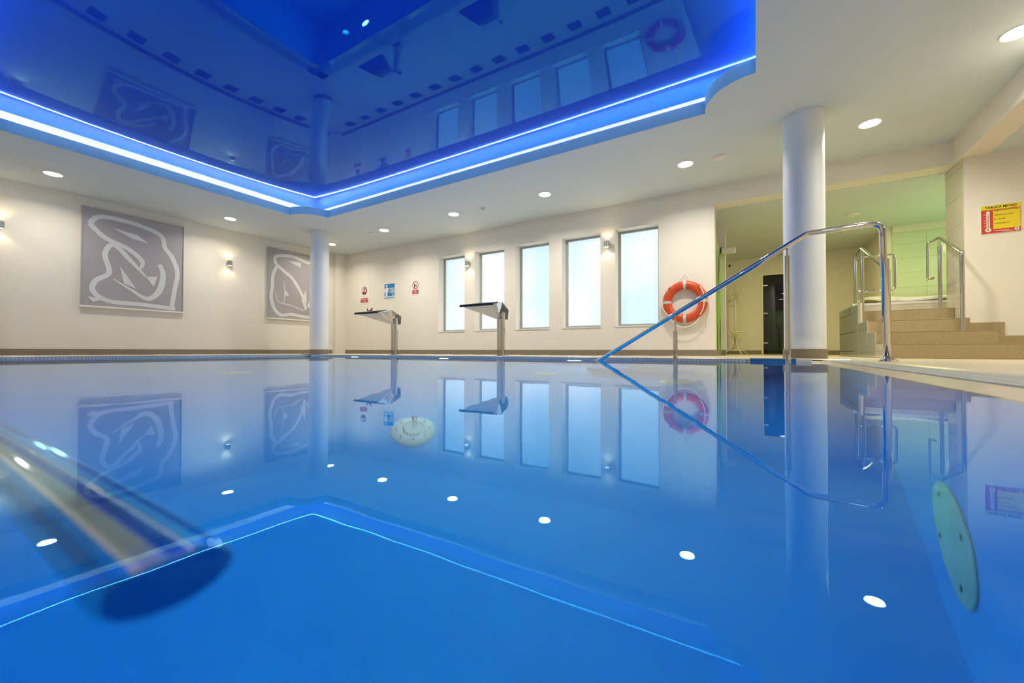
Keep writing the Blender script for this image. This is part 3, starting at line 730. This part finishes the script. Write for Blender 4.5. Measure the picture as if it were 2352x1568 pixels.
obj('hook', tube(bmesh.new(), [(0.015, 0, 0.48), (0.015, -0.03, 0.478), (0.015, -0.034, 0.492)], 0.004, 8), M['steel'], t)

# ------------------------------------------------------------------ starting blocks
def block(x, lab):
    t = thing('starting_block', lab, 'starting block', (x, 5.29, DK), group='starting blocks at the pool head')
    y = lambda Y: Y-5.29
    zt = lambda Y: 0.762-DK+(Y-4.65)*0.20
    fl, rl = 0.313, 0.165     # half widths front, ridge
    # top sheet
    bm = bmesh.new(); Yr = 5.06
    hexa(bm, [(-fl, y(4.655), zt(4.65)-0.012), (fl, y(4.655), zt(4.65)-0.012), (rl, y(Yr), zt(Yr)-0.012), (-rl, y(Yr), zt(Yr)-0.012),
              (-fl, y(4.655), zt(4.65)-0.001), (fl, y(4.655), zt(4.65)-0.001), (rl, y(Yr), zt(Yr)-0.001), (-rl, y(Yr), zt(Yr)-0.001)])
    obj('platform', bm, M['steel'], t)
    # grip pad on its front part
    bm = bmesh.new(); Yp = 4.95; pw = fl+(rl-fl)*(Yp-4.65)/(Yr-4.65)
    hexa(bm, [(-fl, y(4.645), zt(4.65)-0.018), (fl-0.04, y(4.645), zt(4.65)-0.018), (pw-0.04, y(Yp), zt(Yp)), (-pw, y(Yp), zt(Yp)),
              (-fl, y(4.645), zt(4.65)+0.016), (fl-0.04, y(4.645), zt(4.65)+0.016), (pw-0.04, y(Yp), zt(Yp)+0.010), (-pw, y(Yp), zt(Yp)+0.010)])
    obj('grip_pad', bm, M['pad'], t)
    # folded underside sheet, down to the post
    zb = 0.605-DK
    bm = bmesh.new(); th = 0.004
    A = [(-fl+0.07, y(4.665), zt(4.665)-0.014), (fl-0.005, y(4.665), zt(4.665)-0.014), (0.052, y(5.225), zb), (-0.052, y(5.225), zb)]
    hexa(bm, [(p[0], p[1], p[2]-th) for p in A]+A)
    obj('underside', bm, M['satin'], t)
    # side gusset triangles
    for s_ in (-1, 1):
        bm = bmesh.new()
        P = [(s_*(fl-0.01), y(4.70), zt(4.70)-0.014), (s_*rl, y(Yr), zt(Yr)-0.012), (s_*0.052, y(5.225), zb)]
        v = [bm.verts.new(p) for p in P]+[bm.verts.new((p[0]-s_*0.004, p[1], p[2])) for p in P]
        bm.faces.new(v[:3]); bm.faces.new(v[3:][::-1])
        for i in range(3): bm.faces.new((v[i], v[(i+1) % 3], v[3+(i+1) % 3], v[3+i]))
        bmesh.ops.recalc_face_normals(bm, faces=bm.faces[:])
        obj('gusset', bm, M['bluetile'] if False else M['steel'], t)
    # back flap folding down over the post
    bm = bmesh.new()
    hexa(bm, [(-rl, y(Yr), zt(Yr)-0.006), (rl, y(Yr), zt(Yr)-0.006), (0.09, y(5.37), 0.745-DK), (-0.09, y(5.37), 0.745-DK),
              (-rl, y(Yr), zt(Yr)), (rl, y(Yr), zt(Yr)), (0.09, y(5.37), 0.751-DK), (-0.09, y(5.37), 0.751-DK)])
    hexa(bm, [(-0.075, y(5.37), 0.60-DK), (0.075, y(5.37), 0.60-DK), (0.075, y(5.374), 0.60-DK), (-0.075, y(5.374), 0.60-DK),
              (-0.09, y(5.37), 0.75-DK), (0.09, y(5.37), 0.75-DK), (0.09, y(5.374), 0.75-DK), (-0.09, y(5.374), 0.75-DK)])
    obj('back_flap', bm, M['satin'], t)
    obj('post', cyl(bmesh.new(), (0, 0, 0.0), 0.066, zb+0.10, 36), M['steel'], t, smooth=True)
    obj('base_flange', lathe(bmesh.new(), (0, 0, 0), [(0.12, 0), (0.12, 0.007), (0.07, 0.009)], 36), M['steel'], t, smooth=True)
    return t
block(-3.40, 'steel starting block in front of the second window')
b1 = block(-5.77, 'steel starting block below the blue depth sign, red clip on top')
# small red clip lying on the far block
t = thing('number_clip', 'small red winged clip standing on the far starting block', 'clip', (-5.77-0.10, 4.80, 0.815))
bm = bmesh.new(); hexa(bm, [(-0.055, -0.01, 0.0), (0.0, -0.01, -0.004), (0.0, 0.01, -0.004), (-0.055, 0.01, 0.0), (-0.075, -0.006, 0.05), (-0.02, -0.006, 0.014), (-0.02, 0.006, 0.014), (-0.075, 0.006, 0.05)])
obj('wing', bm, M['red'], t)
bm = bmesh.new(); hexa(bm, [(0.0, -0.01, -0.004), (0.055, -0.01, 0.0), (0.055, 0.01, 0.0), (0.0, 0.01, -0.004), (0.02, -0.006, 0.014), (0.075, -0.006, 0.05), (0.075, 0.006, 0.05), (0.02, 0.006, 0.014)])
obj('wing', bm, M['red'], t)

# ------------------------------------------------------------------ pool handrail
Yh = 4.25
t = thing('handrail', 'long polished steel handrail sloping down into the pool', 'handrail', (0.895, Yh, DK))
def P(x, y, z): return Vector((x-0.895, y-Yh, z-DK))
sl = (1.118-0.0)/(0.39+1.46)
path = [P(-1.62, Yh, 0.0-0.16*sl), P(0.39, Yh, 1.116), P(0.875, Yh, 1.132), P(0.897, Yh, DK+0.004)]
obj('rail', tube(bmesh.new(), smooth_path(path, [0.018, 0.085], 12), 0.0225, 24), M['steel'], t, smooth='all')
def flange(x, y, par, off):
    f_ = obj('flange', lathe(bmesh.new(), (x-off.x, y-off.y, 0), [(0.055, 0.0), (0.055, 0.006), (0.030, 0.010), (0.026, 0.024)], 28), M['steel'], par, smooth=True)
    for k in range(4):
        q = PI/4+k*PI/2
        obj('bolt', lathe(bmesh.new(), (x-off.x+0.042*math.cos(q), y-off.y+0.042*math.sin(q), 0.006), [(0.0075, 0), (0.0075, 0.006), (0.003, 0.010)], 10), M['steel'], f_)
flange(0.897, Yh, t, Vector((0.895, Yh, 0)))
obj('brace_post', tube(bmesh.new(), [P(0.9222, Yh+0.12, DK+0.004), P(0.9222, Yh+0.12, 0.86)], 0.0205, 20), M['steel'], t, smooth=True)
obj('tie_bar', tube(bmesh.new(), [P(0.898, Yh+0.01, 0.80), P(0.9222, Yh+0.11, 0.80)], 0.008, 12), M['steel'], t, smooth=True)
flange(0.940, Yh+0.12, t, Vector((0.895, Yh, 0)))
for x, zt_, zn in ((-0.674, 0.305, 0.40), (0.249, 0.940, 1.01)):
    zf = -0.30 if x > -0.15 else -0.92
    obj('support_post', cyl(bmesh.new(), tuple(P(x, Yh, zf)), 0.0215, zt_-zf, 24), M['steel'], t, smooth=True)
    obj('neck', cyl(bmesh.new(), tuple(P(x, Yh, zt_-0.001)), 0.008, zn-zt_+0.03, 14), M['steel'], t, smooth=True)

# ------------------------------------------------------------------ stairs to the raised tub
t = thing('staircase', 'four beige stone steps leading up to the raised tub', 'stairs', (1.8, 6.22, DK))
Xc = 1.302
steps = [((1.345, 6.22), (XR-0.01, 6.22), 0.190, 6.66), ((Xc+0.004, 6.66), (2.335, 6.66), 0.350, 7.05), ((Xc+0.004, 7.07), (XS-0.012, 7.04), 0.515, 7.52), ((Xc+0.004, 7.62), (XS-0.012, 7.50), 0.682, 8.0)]
def Q(x, y, z): return (x-1.8, y-6.22, z-DK)
prev = DK
for k, ((xa, ya), (xb, yb), z, yb2) in enumerate(steps):
    end = 7.19 if k == 0 else (7.19 if k == 1 else 8.0)
    # body behind the riser panels
    bm = bmesh.new()
    e_ = 0.012
    XE = xb
    if k < 2:
        hexa(bm, [Q(xa, ya+e_, DK), Q(XE, yb+e_, DK), Q(XE, 7.185, DK), Q(xa, 7.185, DK), Q(xa, ya+e_, z-0.001), Q(XE, yb+e_, z-0.001), Q(XE, 7.185, z-0.001), Q(xa, 7.185, z-0.001)])
    else:
        hexa(bm, [Q(xa, ya+e_, 0.19), Q(XE, yb+e_, 0.19), Q(XE, 7.975, 0.19), Q(xa, 7.975, 0.19), Q(xa, ya+e_, z-0.001), Q(XE, yb+e_, z-0.001), Q(XE, 7.975, z-0.001), Q(xa, 7.975, z-0.001)])
    st = obj('step', bm, M['stone'], t)
    # riser and tread slabs
    n = max(1, round((xb-xa)/0.60))
    if k == 0: n = 6
    for i in range(n):
        a = i/n; b_ = (i+1)/n; g = 0.0005
        x0, y0 = xa+(xb-xa)*a+g*0.4, ya+(yb-ya)*a; x1, y1 = xa+(xb-xa)*b_-g*0.4, ya+(yb-ya)*b_
        bm = bmesh.new()
        hexa(bm, [Q(x0, y0, prev+0.002), Q(x1, y1, prev+0.002), Q(x1, y1+e_, prev+0.002), Q(x0, y0+e_, prev+0.002), Q(x0, y0, z-0.007), Q(x1, y1, z-0.007), Q(x1, y1+e_, z-0.007), Q(x0, y0+e_, z-0.007)])
        obj('tile', bm, M['stone'], st)
        dep = (steps[k+1][0][1] if k < 3 else 7.975)
        ye0 = min(dep, 7.185) if (k < 2) else dep
        bm = bmesh.new()
        hexa(bm, [Q(x0, y0-0.002, z-0.006), Q(x1, y1-0.002, z-0.006), Q(x1, ye0, z-0.006), Q(x0, ye0, z-0.006), Q(x0, y0-0.002, z+0.002), Q(x1, y1-0.002, z+0.002), Q(x1, ye0, z+0.002), Q(x0, ye0, z+0.002)])
        obj('tile', bm, M['stone'], st)
    prev = z
# tiled side of the plinth
pl = struct(obj('wall_plinth', bx(Xc, Xc+0.02, 7.5, 9.12, DK, 0.80), M['grout']))
bm = bmesh.new(); box(bm, Xc, Xc+0.003, 6.20, 6.66, DK, 0.19); box(bm, Xc, Xc+0.003, 6.66, 7.07, DK, 0.35); box(bm, Xc, Xc+0.003, 7.07, 7.5, DK, 0.515)
o = struct(obj('wall_plinth_front', bm, M['grout']))
def side_tile(y0, y1, z0, z1, par, m='tile'):
    g = 0.004
    if y1-y0 < 0.02 or z1-z0 < 0.02: return
    obj('tile', bx(Xc-0.008, Xc, y0+g, y1-g, z0+g, z1-g, bev=0.002), M[m], par)
rows = [(DK, 0.108), (0.108, 0.40), (0.40, 0.682), (0.682, 0.80)]
ys = [6.20, 6.41, 7.02, 7.63, 8.24, 8.85, 9.12]
def top_at(ym): return 0.19 if ym < 6.66 else 0.35 if ym < 7.07 else 0.515 if ym < 7.62 else 0.80
cuts = [6.66, 7.07, 7.62]
for (z0, z1) in rows:
    for y0, y1 in zip(ys, ys[1:]):
        seg = [y0]+[c for c in cuts if y0 < c < y1]+[y1]
        # merge neighbouring pieces that keep the same height
        for a, b_ in zip(seg, seg[1:]):
            tz = min(z1, top_at((a+b_)/2))
            side_tile(a, b_, z0, tz, o if b_ <= 7.63 else pl, 'tile' if a > 6.6 or z0 > 0.2 else 'tilewhite')
# tub on top of the plinth
t = thing('hot_tub', 'white acrylic hot tub set in the tiled plinth above the steps', 'hot tub', (2.9, 9.0, 0.80))
def TQ(x, y, z): return (x-2.9, y-9.0, z-0.80)
bm = bmesh.new()
hexa(bm, [TQ(Xc+0.0, 7.99, 0.0+DK), TQ(4.4, 7.99, DK), TQ(4.4, 10.40, DK), TQ(Xc+0.0, 9.10, DK), TQ(Xc, 7.99, 0.80), TQ(4.4, 7.99, 0.80), TQ(4.4, 10.40, 0.80), TQ(Xc, 9.10, 0.80)])
obj('plinth_body', bm, M['tilewhite'], t)
# rim with opening, raised backrest
def oval(cx, cy_, a, b_, n=48, p=2.6):
    out_ = []
    for i in range(n):
        q = 2*PI*i/n; c, s_ = math.cos(q), math.sin(q)
        out_.append((cx+a*math.copysign(abs(c)**(2/p), c), cy_+b_*math.copysign(abs(s_)**(2/p), s_)))
    return out_
cx, cyy = 2.84, 9.16
bm = bmesh.new(); prof = [(1.22, 1.13, 0.802), (1.25, 1.16, 0.812), (1.25, 1.16, 0.838), (1.22, 1.13, 0.852), (1.05, 0.96, 0.850), (1.0, 0.90, 0.83), (0.92, 0.80, 0.45), (0.80, 0.62, 0.42)]
rgs = []
for a, b_, z in prof:
    rw = []
    for (x, y) in oval(cx, cyy, a, b_):
        zz = z
        if z > 0.8:   # the shell rises towards the green wall
            u = max(0.0, min(1.0, (x-1.45)/1.6)); v_ = max(0.0, min(1.0, (y-8.05)/0.9)); u = max(0.55*min(1, v_*2), 1)*v_*v_*(3-2*v_)*0.6+0.4*u; zz = z+0.27*u
        rw.append(bm.verts.new(TQ(x, y, zz)))
    rgs.append(rw)
for A, B in zip(rgs, rgs[1:]):
    for i in range(48): bm.faces.new((A[i], A[(i+1) % 48], B[(i+1) % 48], B[i]))
bm.faces.new(rgs[-1])
bmesh.ops.recalc_face_normals(bm, faces=bm.faces[:])
obj('shell', bm, M['tub'], t, smooth=True)
bm = bmesh.new(); box(bm, *[v for v in (Xc-0.006-2.9, 4.4-2.9, 7.985-9.0, 8.03-9.0, 0.0, 0.035)])
obj('edge_cap', bm, M['tub'], t)
obj('edge_cap', bx(Xc-0.006-2.9, Xc+0.05-2.9, 8.03-9.0, 9.13-9.0, 0.0, 0.02), M['tub'], t)
obj('headrest', bx(1.83-2.9, 1.93-2.9, 8.6-9.0, 8.9-9.0, 0.13, 0.19, bev=0.02), M['tub'], t, smooth=True)
obj('outlet_cover', bx(Xc-0.012-2.9, Xc-0.006-2.9, 8.13-9.0, 8.22-9.0, -0.095, -0.02, bev=0.002), M['brush'], t)

# glossy tiles on the return wall and green niche wall
zr = [0.19, 0.66, 1.0, 1.36, 1.72, 2.08, 2.44, ZL]
for a, b_ in zip(zr, zr[1:]):
    obj('tile', bx(XS-0.006, XS, YS+0.0005, YT-0.002, a+0.0015, b_-0.0015), M['tilewhite'], wt)
# the front edge of the return is flush with the painted wall: a slim tile strip
xg = [2.303, 2.79, 3.39, 3.99, 4.49]
zg = [0.85, 1.06, 1.34, 1.62, 1.90, 2.18, 2.40]
for a, b_ in zip(xg, xg[1:]):
    for c, d in zip(zg, zg[1:]):
        obj('tile', bx(a+0.0014, b_-0.0014, 10.508, 10.52, c+0.0014, d-0.0014), M['tilegreen'], wg)
obj('cornice', bx(2.3, 4.5, 10.46, 10.52, 2.40, ZL-0.001), M['wall'], wg)

# rails beside the stairs
def spost(par, x, y, z0, z1, off, neck=0.06, r_=0.021):
    obj('post', cyl(bmesh.new(), (x-off[0], y-off[1], z0-off[2]), r_, z1-z0, 22), M['steel'], par, smooth=True)
    if neck: obj('neck', cyl(bmesh.new(), (x-off[0], y-off[1], z1-off[2]-0.001), 0.008, neck, 12), M['steel'], par, smooth=True)
X3 = 1.352; off = (X3, 6.25, DK)
t = thing('stair_rail', 'steel stair rail with a rectangular loop at its top, outer side', 'handrail', off, group='stair rails beside the steps')
spost(t, X3, 8.12, 0.84, 1.52, off, 0.08); obj('lower_post', cyl(bmesh.new(), (0, 8.12-6.25, 0.823-DK), 0.021, 0.02, 20), M['steel'], t, smooth=True)
spost(t, X3, 7.66, 0.684, 1.535, off, 0.08)
V = lambda x, y, z: Vector((x-off[0], y-off[1], z-off[2]))
obj('rail', tube(bmesh.new(), smooth_path([V(X3, 8.18, 1.60), V(X3, 7.68, 1.615), V(X3, 6.42, 1.10), V(X3, 6.33, 1.06), V(X3, 6.33, 0.194)], 0.03, 6), 0.021, 20), M['steel'], t, smooth='all')
lp = smooth_path([V(X3, 8.12, 1.565), V(X3+0.46, 8.12, 1.565), V(X3+0.46, 8.12, 1.03), V(X3, 8.12, 1.03)], 0.06, 8)
obj('loop', tube(bmesh.new(), lp, 0.0165, 16), M['steel'], t, smooth='all')
X4 = 2.16; off = (X4, 7.0, 0.35)
t = thing('stair_rail', 'short steel stair rail against the tiled return wall', 'handrail', off, group='stair rails beside the steps')
spost(t, X4, 6.98, 0.352, 1.30, off, 0)
spost(t, X4, 7.66, 0.684, 1.54, off, 0.07)
obj('rail', tube(bmesh.new(), smooth_path([V(X4, 6.98, 1.27), V(X4, 6.98, 1.315), V(X4, 7.66, 1.655), V(X4, 7.80, 1.655)], 0.03, 6), 0.021, 20), M['steel'], t, smooth='all')
obj('loop', tube(bmesh.new(), smooth_path([V(X4, 7.80, 1.655), V(X4-0.04, 7.95, 1.64), V(X4-0.04, 7.95, 1.12), V(X4-0.04, 7.75, 1.12)], 0.05, 6), 0.0165, 16), M['steel'], t, smooth='all')

# ------------------------------------------------------------------ corridor: mural, pier, camera, rack, glass door
t = thing('mural_panel', 'tall green and navy wavy mural on the opening wall', 'mural', (-0.555, 8.2, DK))
obj('panel', bx(-0.012, 0.0, YW+WT-8.2, 8.70-8.2, SK+0.002, 2.06-DK), M['green'], t)
def mural_blob(ps):
    bm = bmesh.new(); v = [bm.verts.new((0.0015, y-8.2, z-DK)) for y, z in ps]
    for tt in tessellate_polygon([[Vector((y, z, 0)) for y, z in ps]]):
        try: bm.faces.new([v[i] for i in tt])
        except ValueError: pass
    obj('wave', bm, M['navy'], t)
def wavy(y0, y1, za, zb, amp, ph):
    n = 24; L = [(y0+amp*math.sin(ph+6*i/n), za+(zb-za)*i/n) for i in range(n+1)]
    return [(min(max(y, 7.69), 8.695), z) for y, z in L]+[(min(max(y1+amp*math.sin(ph+1.3+7*i/n), 7.69), 8.695), za+(zb-za)*i/n) for i in range(n, -1, -1)]
mural_blob(wavy(7.70, 7.86, 0.14, 2.05, 0.05, 0.4))
mural_blob(wavy(8.15, 8.36, 1.15, 2.05, 0.10, 2.0)); mural_blob(wavy(8.50, 8.69, 0.14, 0.95, 0.10, 3.0))
t = thing('emergency_lamp', 'white box-shaped fixture high on the corridor pier', 'lamp', (-0.47, 8.60, 2.02))
obj('housing', bx(-0.06, 0.17, -0.05, 0.10, -0.055, 0.035, bev=0.008), M['white'], t)
obj('bracket', bx(-0.08, -0.05, -0.02, 0.12, -0.02, 0.06), M['black'], t)
# coat rack
RX, RY = -0.42, 11.85
t = thing('coat_stand', 'cream bentwood coat stand against the corridor wall', 'coat stand', (RX, RY, DK))
obj('pole', tube(bmesh.new(), [(0, 0, 0.30), (0, 0, 1.0), (0, 0, 1.82)], [0.018, 0.018, 0.014], 12), M['rack'], t, smooth='all')
for k in range(4):
    q = k*PI/2+0.5; c, s_ = math.cos(q), math.sin(q)
    obj('leg', tube(bmesh.new(), smooth_path([(c*0.20, s_*0.20, 0.56), (c*0.06, s_*0.06, 0.44), (c*0.05, s_*0.05, 0.22), (c*0.30, s_*0.30, 0.008)], 0.12, 8), 0.013, 8), M['rack'], t, smooth='all')
def rg_(z, rr, name): obj(name, tube(bmesh.new(), [(rr*math.cos(2*PI*i/28), rr*math.sin(2*PI*i/28), z) for i in range(28)], 0.011, 8, closed=True), M['rack'], t, smooth='all')
rg_(0.57, 0.21, 'umbrella_ring'); rg_(0.10, 0.17, 'foot_ring'); rg_(1.56, 0.06, 'collar')
for k in range(6):
    q = k*PI/3; c, s_ = math.cos(q), math.sin(q)
    obj('hook', tube(bmesh.new(), smooth_path([(c*0.02, s_*0.02, 1.44), (c*0.16, s_*0.16, 1.42), (c*0.26, s_*0.26, 1.55), (c*0.15, s_*0.15, 1.58), (c*0.20, s_*0.20, 1.72)], 0.06, 5), 0.009, 8), M['rack'], t, smooth='all')
# glass door
dr = struct(obj('door_1', bx(DX0, DX1, YB+0.02, YB+0.035, DK+0.004, DZ-0.01), M['smoke']))
bm = bmesh.new(); box(bm, DX0-0.035, DX0, YB-0.012, YB, DK, DZ+0.035); box(bm, DX1, DX1+0.035, YB-0.012, YB, DK, DZ+0.035); box(bm, DX0, DX1, YB-0.012, YB, DZ, DZ+0.035)
obj('frame', bm, M['rack'], dr)
for z in (0.30, 1.06, 1.78): obj('hinge', bx(DX0, DX0+0.10, YB+0.005, YB+0.02, z, z+0.035, bev=0.003), M['brush'], dr)
# room behind the glass: dark hall with green mosaic, three lamps, blue pictogram sign
bm = bmesh.new(); box(bm, -0.6, 2.6, YB+0.12, YB+2.9, 0, 2.5)
for f in bm.faces: f.normal_flip()
for f in [f for f in bm.faces if abs(f.calc_center_median().y-(YB+0.12)) < 0.01]: bm.faces.remove(f)
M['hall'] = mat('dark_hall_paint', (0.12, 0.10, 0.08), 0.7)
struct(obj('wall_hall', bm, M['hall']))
struct(obj('wall_hall_end', bx(0.36, 2.5, YB+2.5, YB+2.6, 0.0, 1.35), M['green']))
mz = thing('mosaic_panel', 'band of small glinting green mosaic seen through the glass door', 'mosaic', (0.9, YB+2.48, 0.55))
bm = bmesh.new()
for i in range(22):
    for j in range(10):
        if random.random() < 0.75: box(bm, -0.5+i*0.046, -0.5+i*0.046+0.036, -0.006, 0.0, j*0.046, j*0.046+0.036)
o = obj('chip', bm, mat('mosaic_chip', (0.35, 0.55, 0.1), 0.15, var=0.5, scale=25), mz); o['kind'] = 'stuff'
for k, (x, y) in enumerate(((0.62, YB+1.1), (0.45, YB+1.7), (0.40, YB+2.3))):
    tag(obj('hall_lamp', cyl(bmesh.new(), (x, y, 2.47), 0.08, 0.02, 20), M['halllight']), '%s small ceiling light glimpsed through the dark glass door' % ('nearest', 'middle', 'deepest')[k], 'ceiling light', 'lamps behind the glass door')
t = thing('pictogram_sign', 'small blue sign with white figures behind the glass door', 'sign', (0.58, YB+0.15, 1.72))
obj('plate', bx(-0.12, 0.12, 0, 0.008, -0.10, 0.10), M['signblue'], t)
for sx_ in (-0.06, 0.045):
    obj('pictogram', flat_shape([(sx_-0.03, -0.06), (sx_-0.005, -0.01), (sx_+0.03, -0.055), (sx_+0.012, 0.03), (sx_-0.012, 0.03)], Vector((0, 0, 0)), Vector((1, 0, 0)), Vector((0, 0, 1)), Vector((0, -1, 0)), 0.001), M['signwhite'], t)
    obj('pictogram', flat_shape([(sx_+0.013*math.cos(q), 0.05+0.013*math.sin(q)) for q in [i*PI/6 for i in range(12)]], Vector((0, 0, 0)), Vector((1, 0, 0)), Vector((0, 0, 1)), Vector((0, -1, 0)), 0.001), M['signwhite'], t)
light('hall_light', 'AREA', (1.2, YB+1.5, 2.4), 8, (0.9, 1.0, 0.6), size=0.5)
tag(obj('alarm_button', bx(-0.60+0.02, -0.60+0.06, YB-0.02, YB, 2.36, 2.42), M['black']), 'tiny dark sensor high on the corridor wall', 'sensor')

# ------------------------------------------------------------------ floor grilles along the walls
def grille(x, y, lab):
    t = thing('floor_grille', lab, 'grille', (x, y, DK), group='dark floor grilles along the walls')
    obj('plate', bx(-0.135, 0.135, -0.135, 0.135, 0.0005, 0.003), M['vent'], t)
    bm = bmesh.new()
    for k in range(7): box(bm, -0.12, 0.12, -0.12+k*0.04-0.004, -0.12+k*0.04+0.004, 0.003, 0.0045)
    obj('louvre', bm, M['brush'], t)['kind'] = 'stuff'
    return t
ORD = 'first second third fourth fifth sixth seventh eighth ninth tenth eleventh twelfth thirteenth fourteenth fifteenth'.split()
g0 = grille(-9.95, 6.50, 'first dark square floor grille from the corner, along the print wall')
for k in range(1, 10): dup(g0, (-9.95, 6.50-0.6*k, DK), label='%s dark square floor grille from the corner, along the print wall' % ORD[k])
g1 = grille(-9.30, 7.06, 'first dark square floor grille from the corner, under the window wall')
for k in range(1, 14): dup(g1, (-9.30+0.61*k, 7.06, DK), label='%s dark square floor grille from the corner, under the window wall' % ORD[k])

# ------------------------------------------------------------------ underwater fittings
def inlet(x, y, lab):
    t = thing('pool_inlet', lab, 'pool inlet', (x, y, ZP), group='round pool floor inlets')
    obj('plate', lathe(bmesh.new(), (0, 0, 0), [(0.115, 0.001), (0.115, 0.010), (0.105, 0.016), (0.07, 0.017), (0.065, 0.012), (0.02, 0.014)], 48), M['disc'], t, smooth=True)
    for k in range(8):
        q = k*PI/4; obj('screw', cyl(bmesh.new(), (0.088*math.cos(q), 0.088*math.sin(q), 0.016), 0.005, 0.003, 10), M['dark'], t)
    for k in range(9):
        q = -2.6+k*0.3; obj('slot', bx(0.05*math.cos(q)-0.004, 0.05*math.cos(q)+0.004, 0.05*math.sin(q)-0.004, 0.05*math.sin(q)+0.004, 0.012, 0.0155), M['dark'], t)
inlet(-1.581, 1.581, 'round cream inlet plate on the pool floor, clearest of the submerged discs')
inlet(-3.686, 1.661, 'faint round inlet plate on the pool floor below the far print')
inlet(-1.597, 3.238, 'faint round inlet plate on the pool floor before the middle window')
inlet(-0.509, 3.183, 'faint round inlet plate on the pool floor below the lifebuoy')
t = thing('pool_lamp', 'pale round unlit lamp cover on the submerged pool side wall', 'pool lamp', (PX1, 1.585, -1.275))
obj('cover', lathe(bmesh.new(), (0, 0, 0), [(0.137, -0.001), (0.137, -0.005), (0.130, -0.009), (0.02, -0.012)], 48, 'x'), M['lampcover'], t, smooth=True)
for k in range(4):
    q = PI/4+k*PI/2; obj('screw', cyl(bmesh.new(), (-0.012, 0.10*math.cos(q), 0.10*math.sin(q)), 0.006, 0.006, 10, 'x'), M['dark'], t)
for k, (x, lab) in enumerate(((-1.95, 'lit underwater lamp below the near starting block side'), (-4.1, 'lit underwater lamp between the starting blocks'), (-6.2, 'lit underwater lamp below the far starting block'))):
    for y, ry, tail in ((PY1, PI/2, ''),):
        d_ = -1 if y > 1 else 1
        q_ = thing('underwater_lamp', lab+tail, 'pool lamp', (x, y, -0.62), group='lit underwater lamps')
        obj('cover', lathe(bmesh.new(), (0, 0, 0), [(0.13, 0.001*d_), (0.13, 0.012*d_), (0.10, 0.02*d_)], 36, 'y'), M['white'], q_, smooth=True)
        obj('lens', cyl(bmesh.new(), (0, 0.021*d_ if d_ > 0 else -0.024, 0), 0.095, 0.003, 36, 'y'), M['poolglow'], q_)
        light('underwater_beam', 'AREA', (x, y+0.035*d_, -0.62), 27, (0.36, 0.85, 1.0), size=0.18, rot=(PI/2 if d_ > 0 else -PI/2, 0, 0))
t = thing('grab_bar', 'thick polished steel bar under water close to the lens, blurred', 'grab bar', (-0.9, 0.095, -0.055))
bm = bmesh.new(); lathe(bm, (-0.45, 0, 0), [(0.030, 0.0), (0.033, 0.004), (0.033, 1.066), (0.030, 1.072)], 48, 'x')
obj('bar', bm, M['steel'], t, smooth=True)
obj('end_cap', cyl(bmesh.new(), (0.622, 0, 0), 0.0285, 0.002, 40, 'x'), M['bluetile'], t)  # blue cap colour stands in for dark water reflected in the steel end
for x in (-0.25, 0.15):
    obj('bracket', tube(bmesh.new(), [(x, -0.213, -0.02), (x, -0.10, -0.02), (x, 0, 0)], 0.010, 14), M['steel'], t, smooth=True)
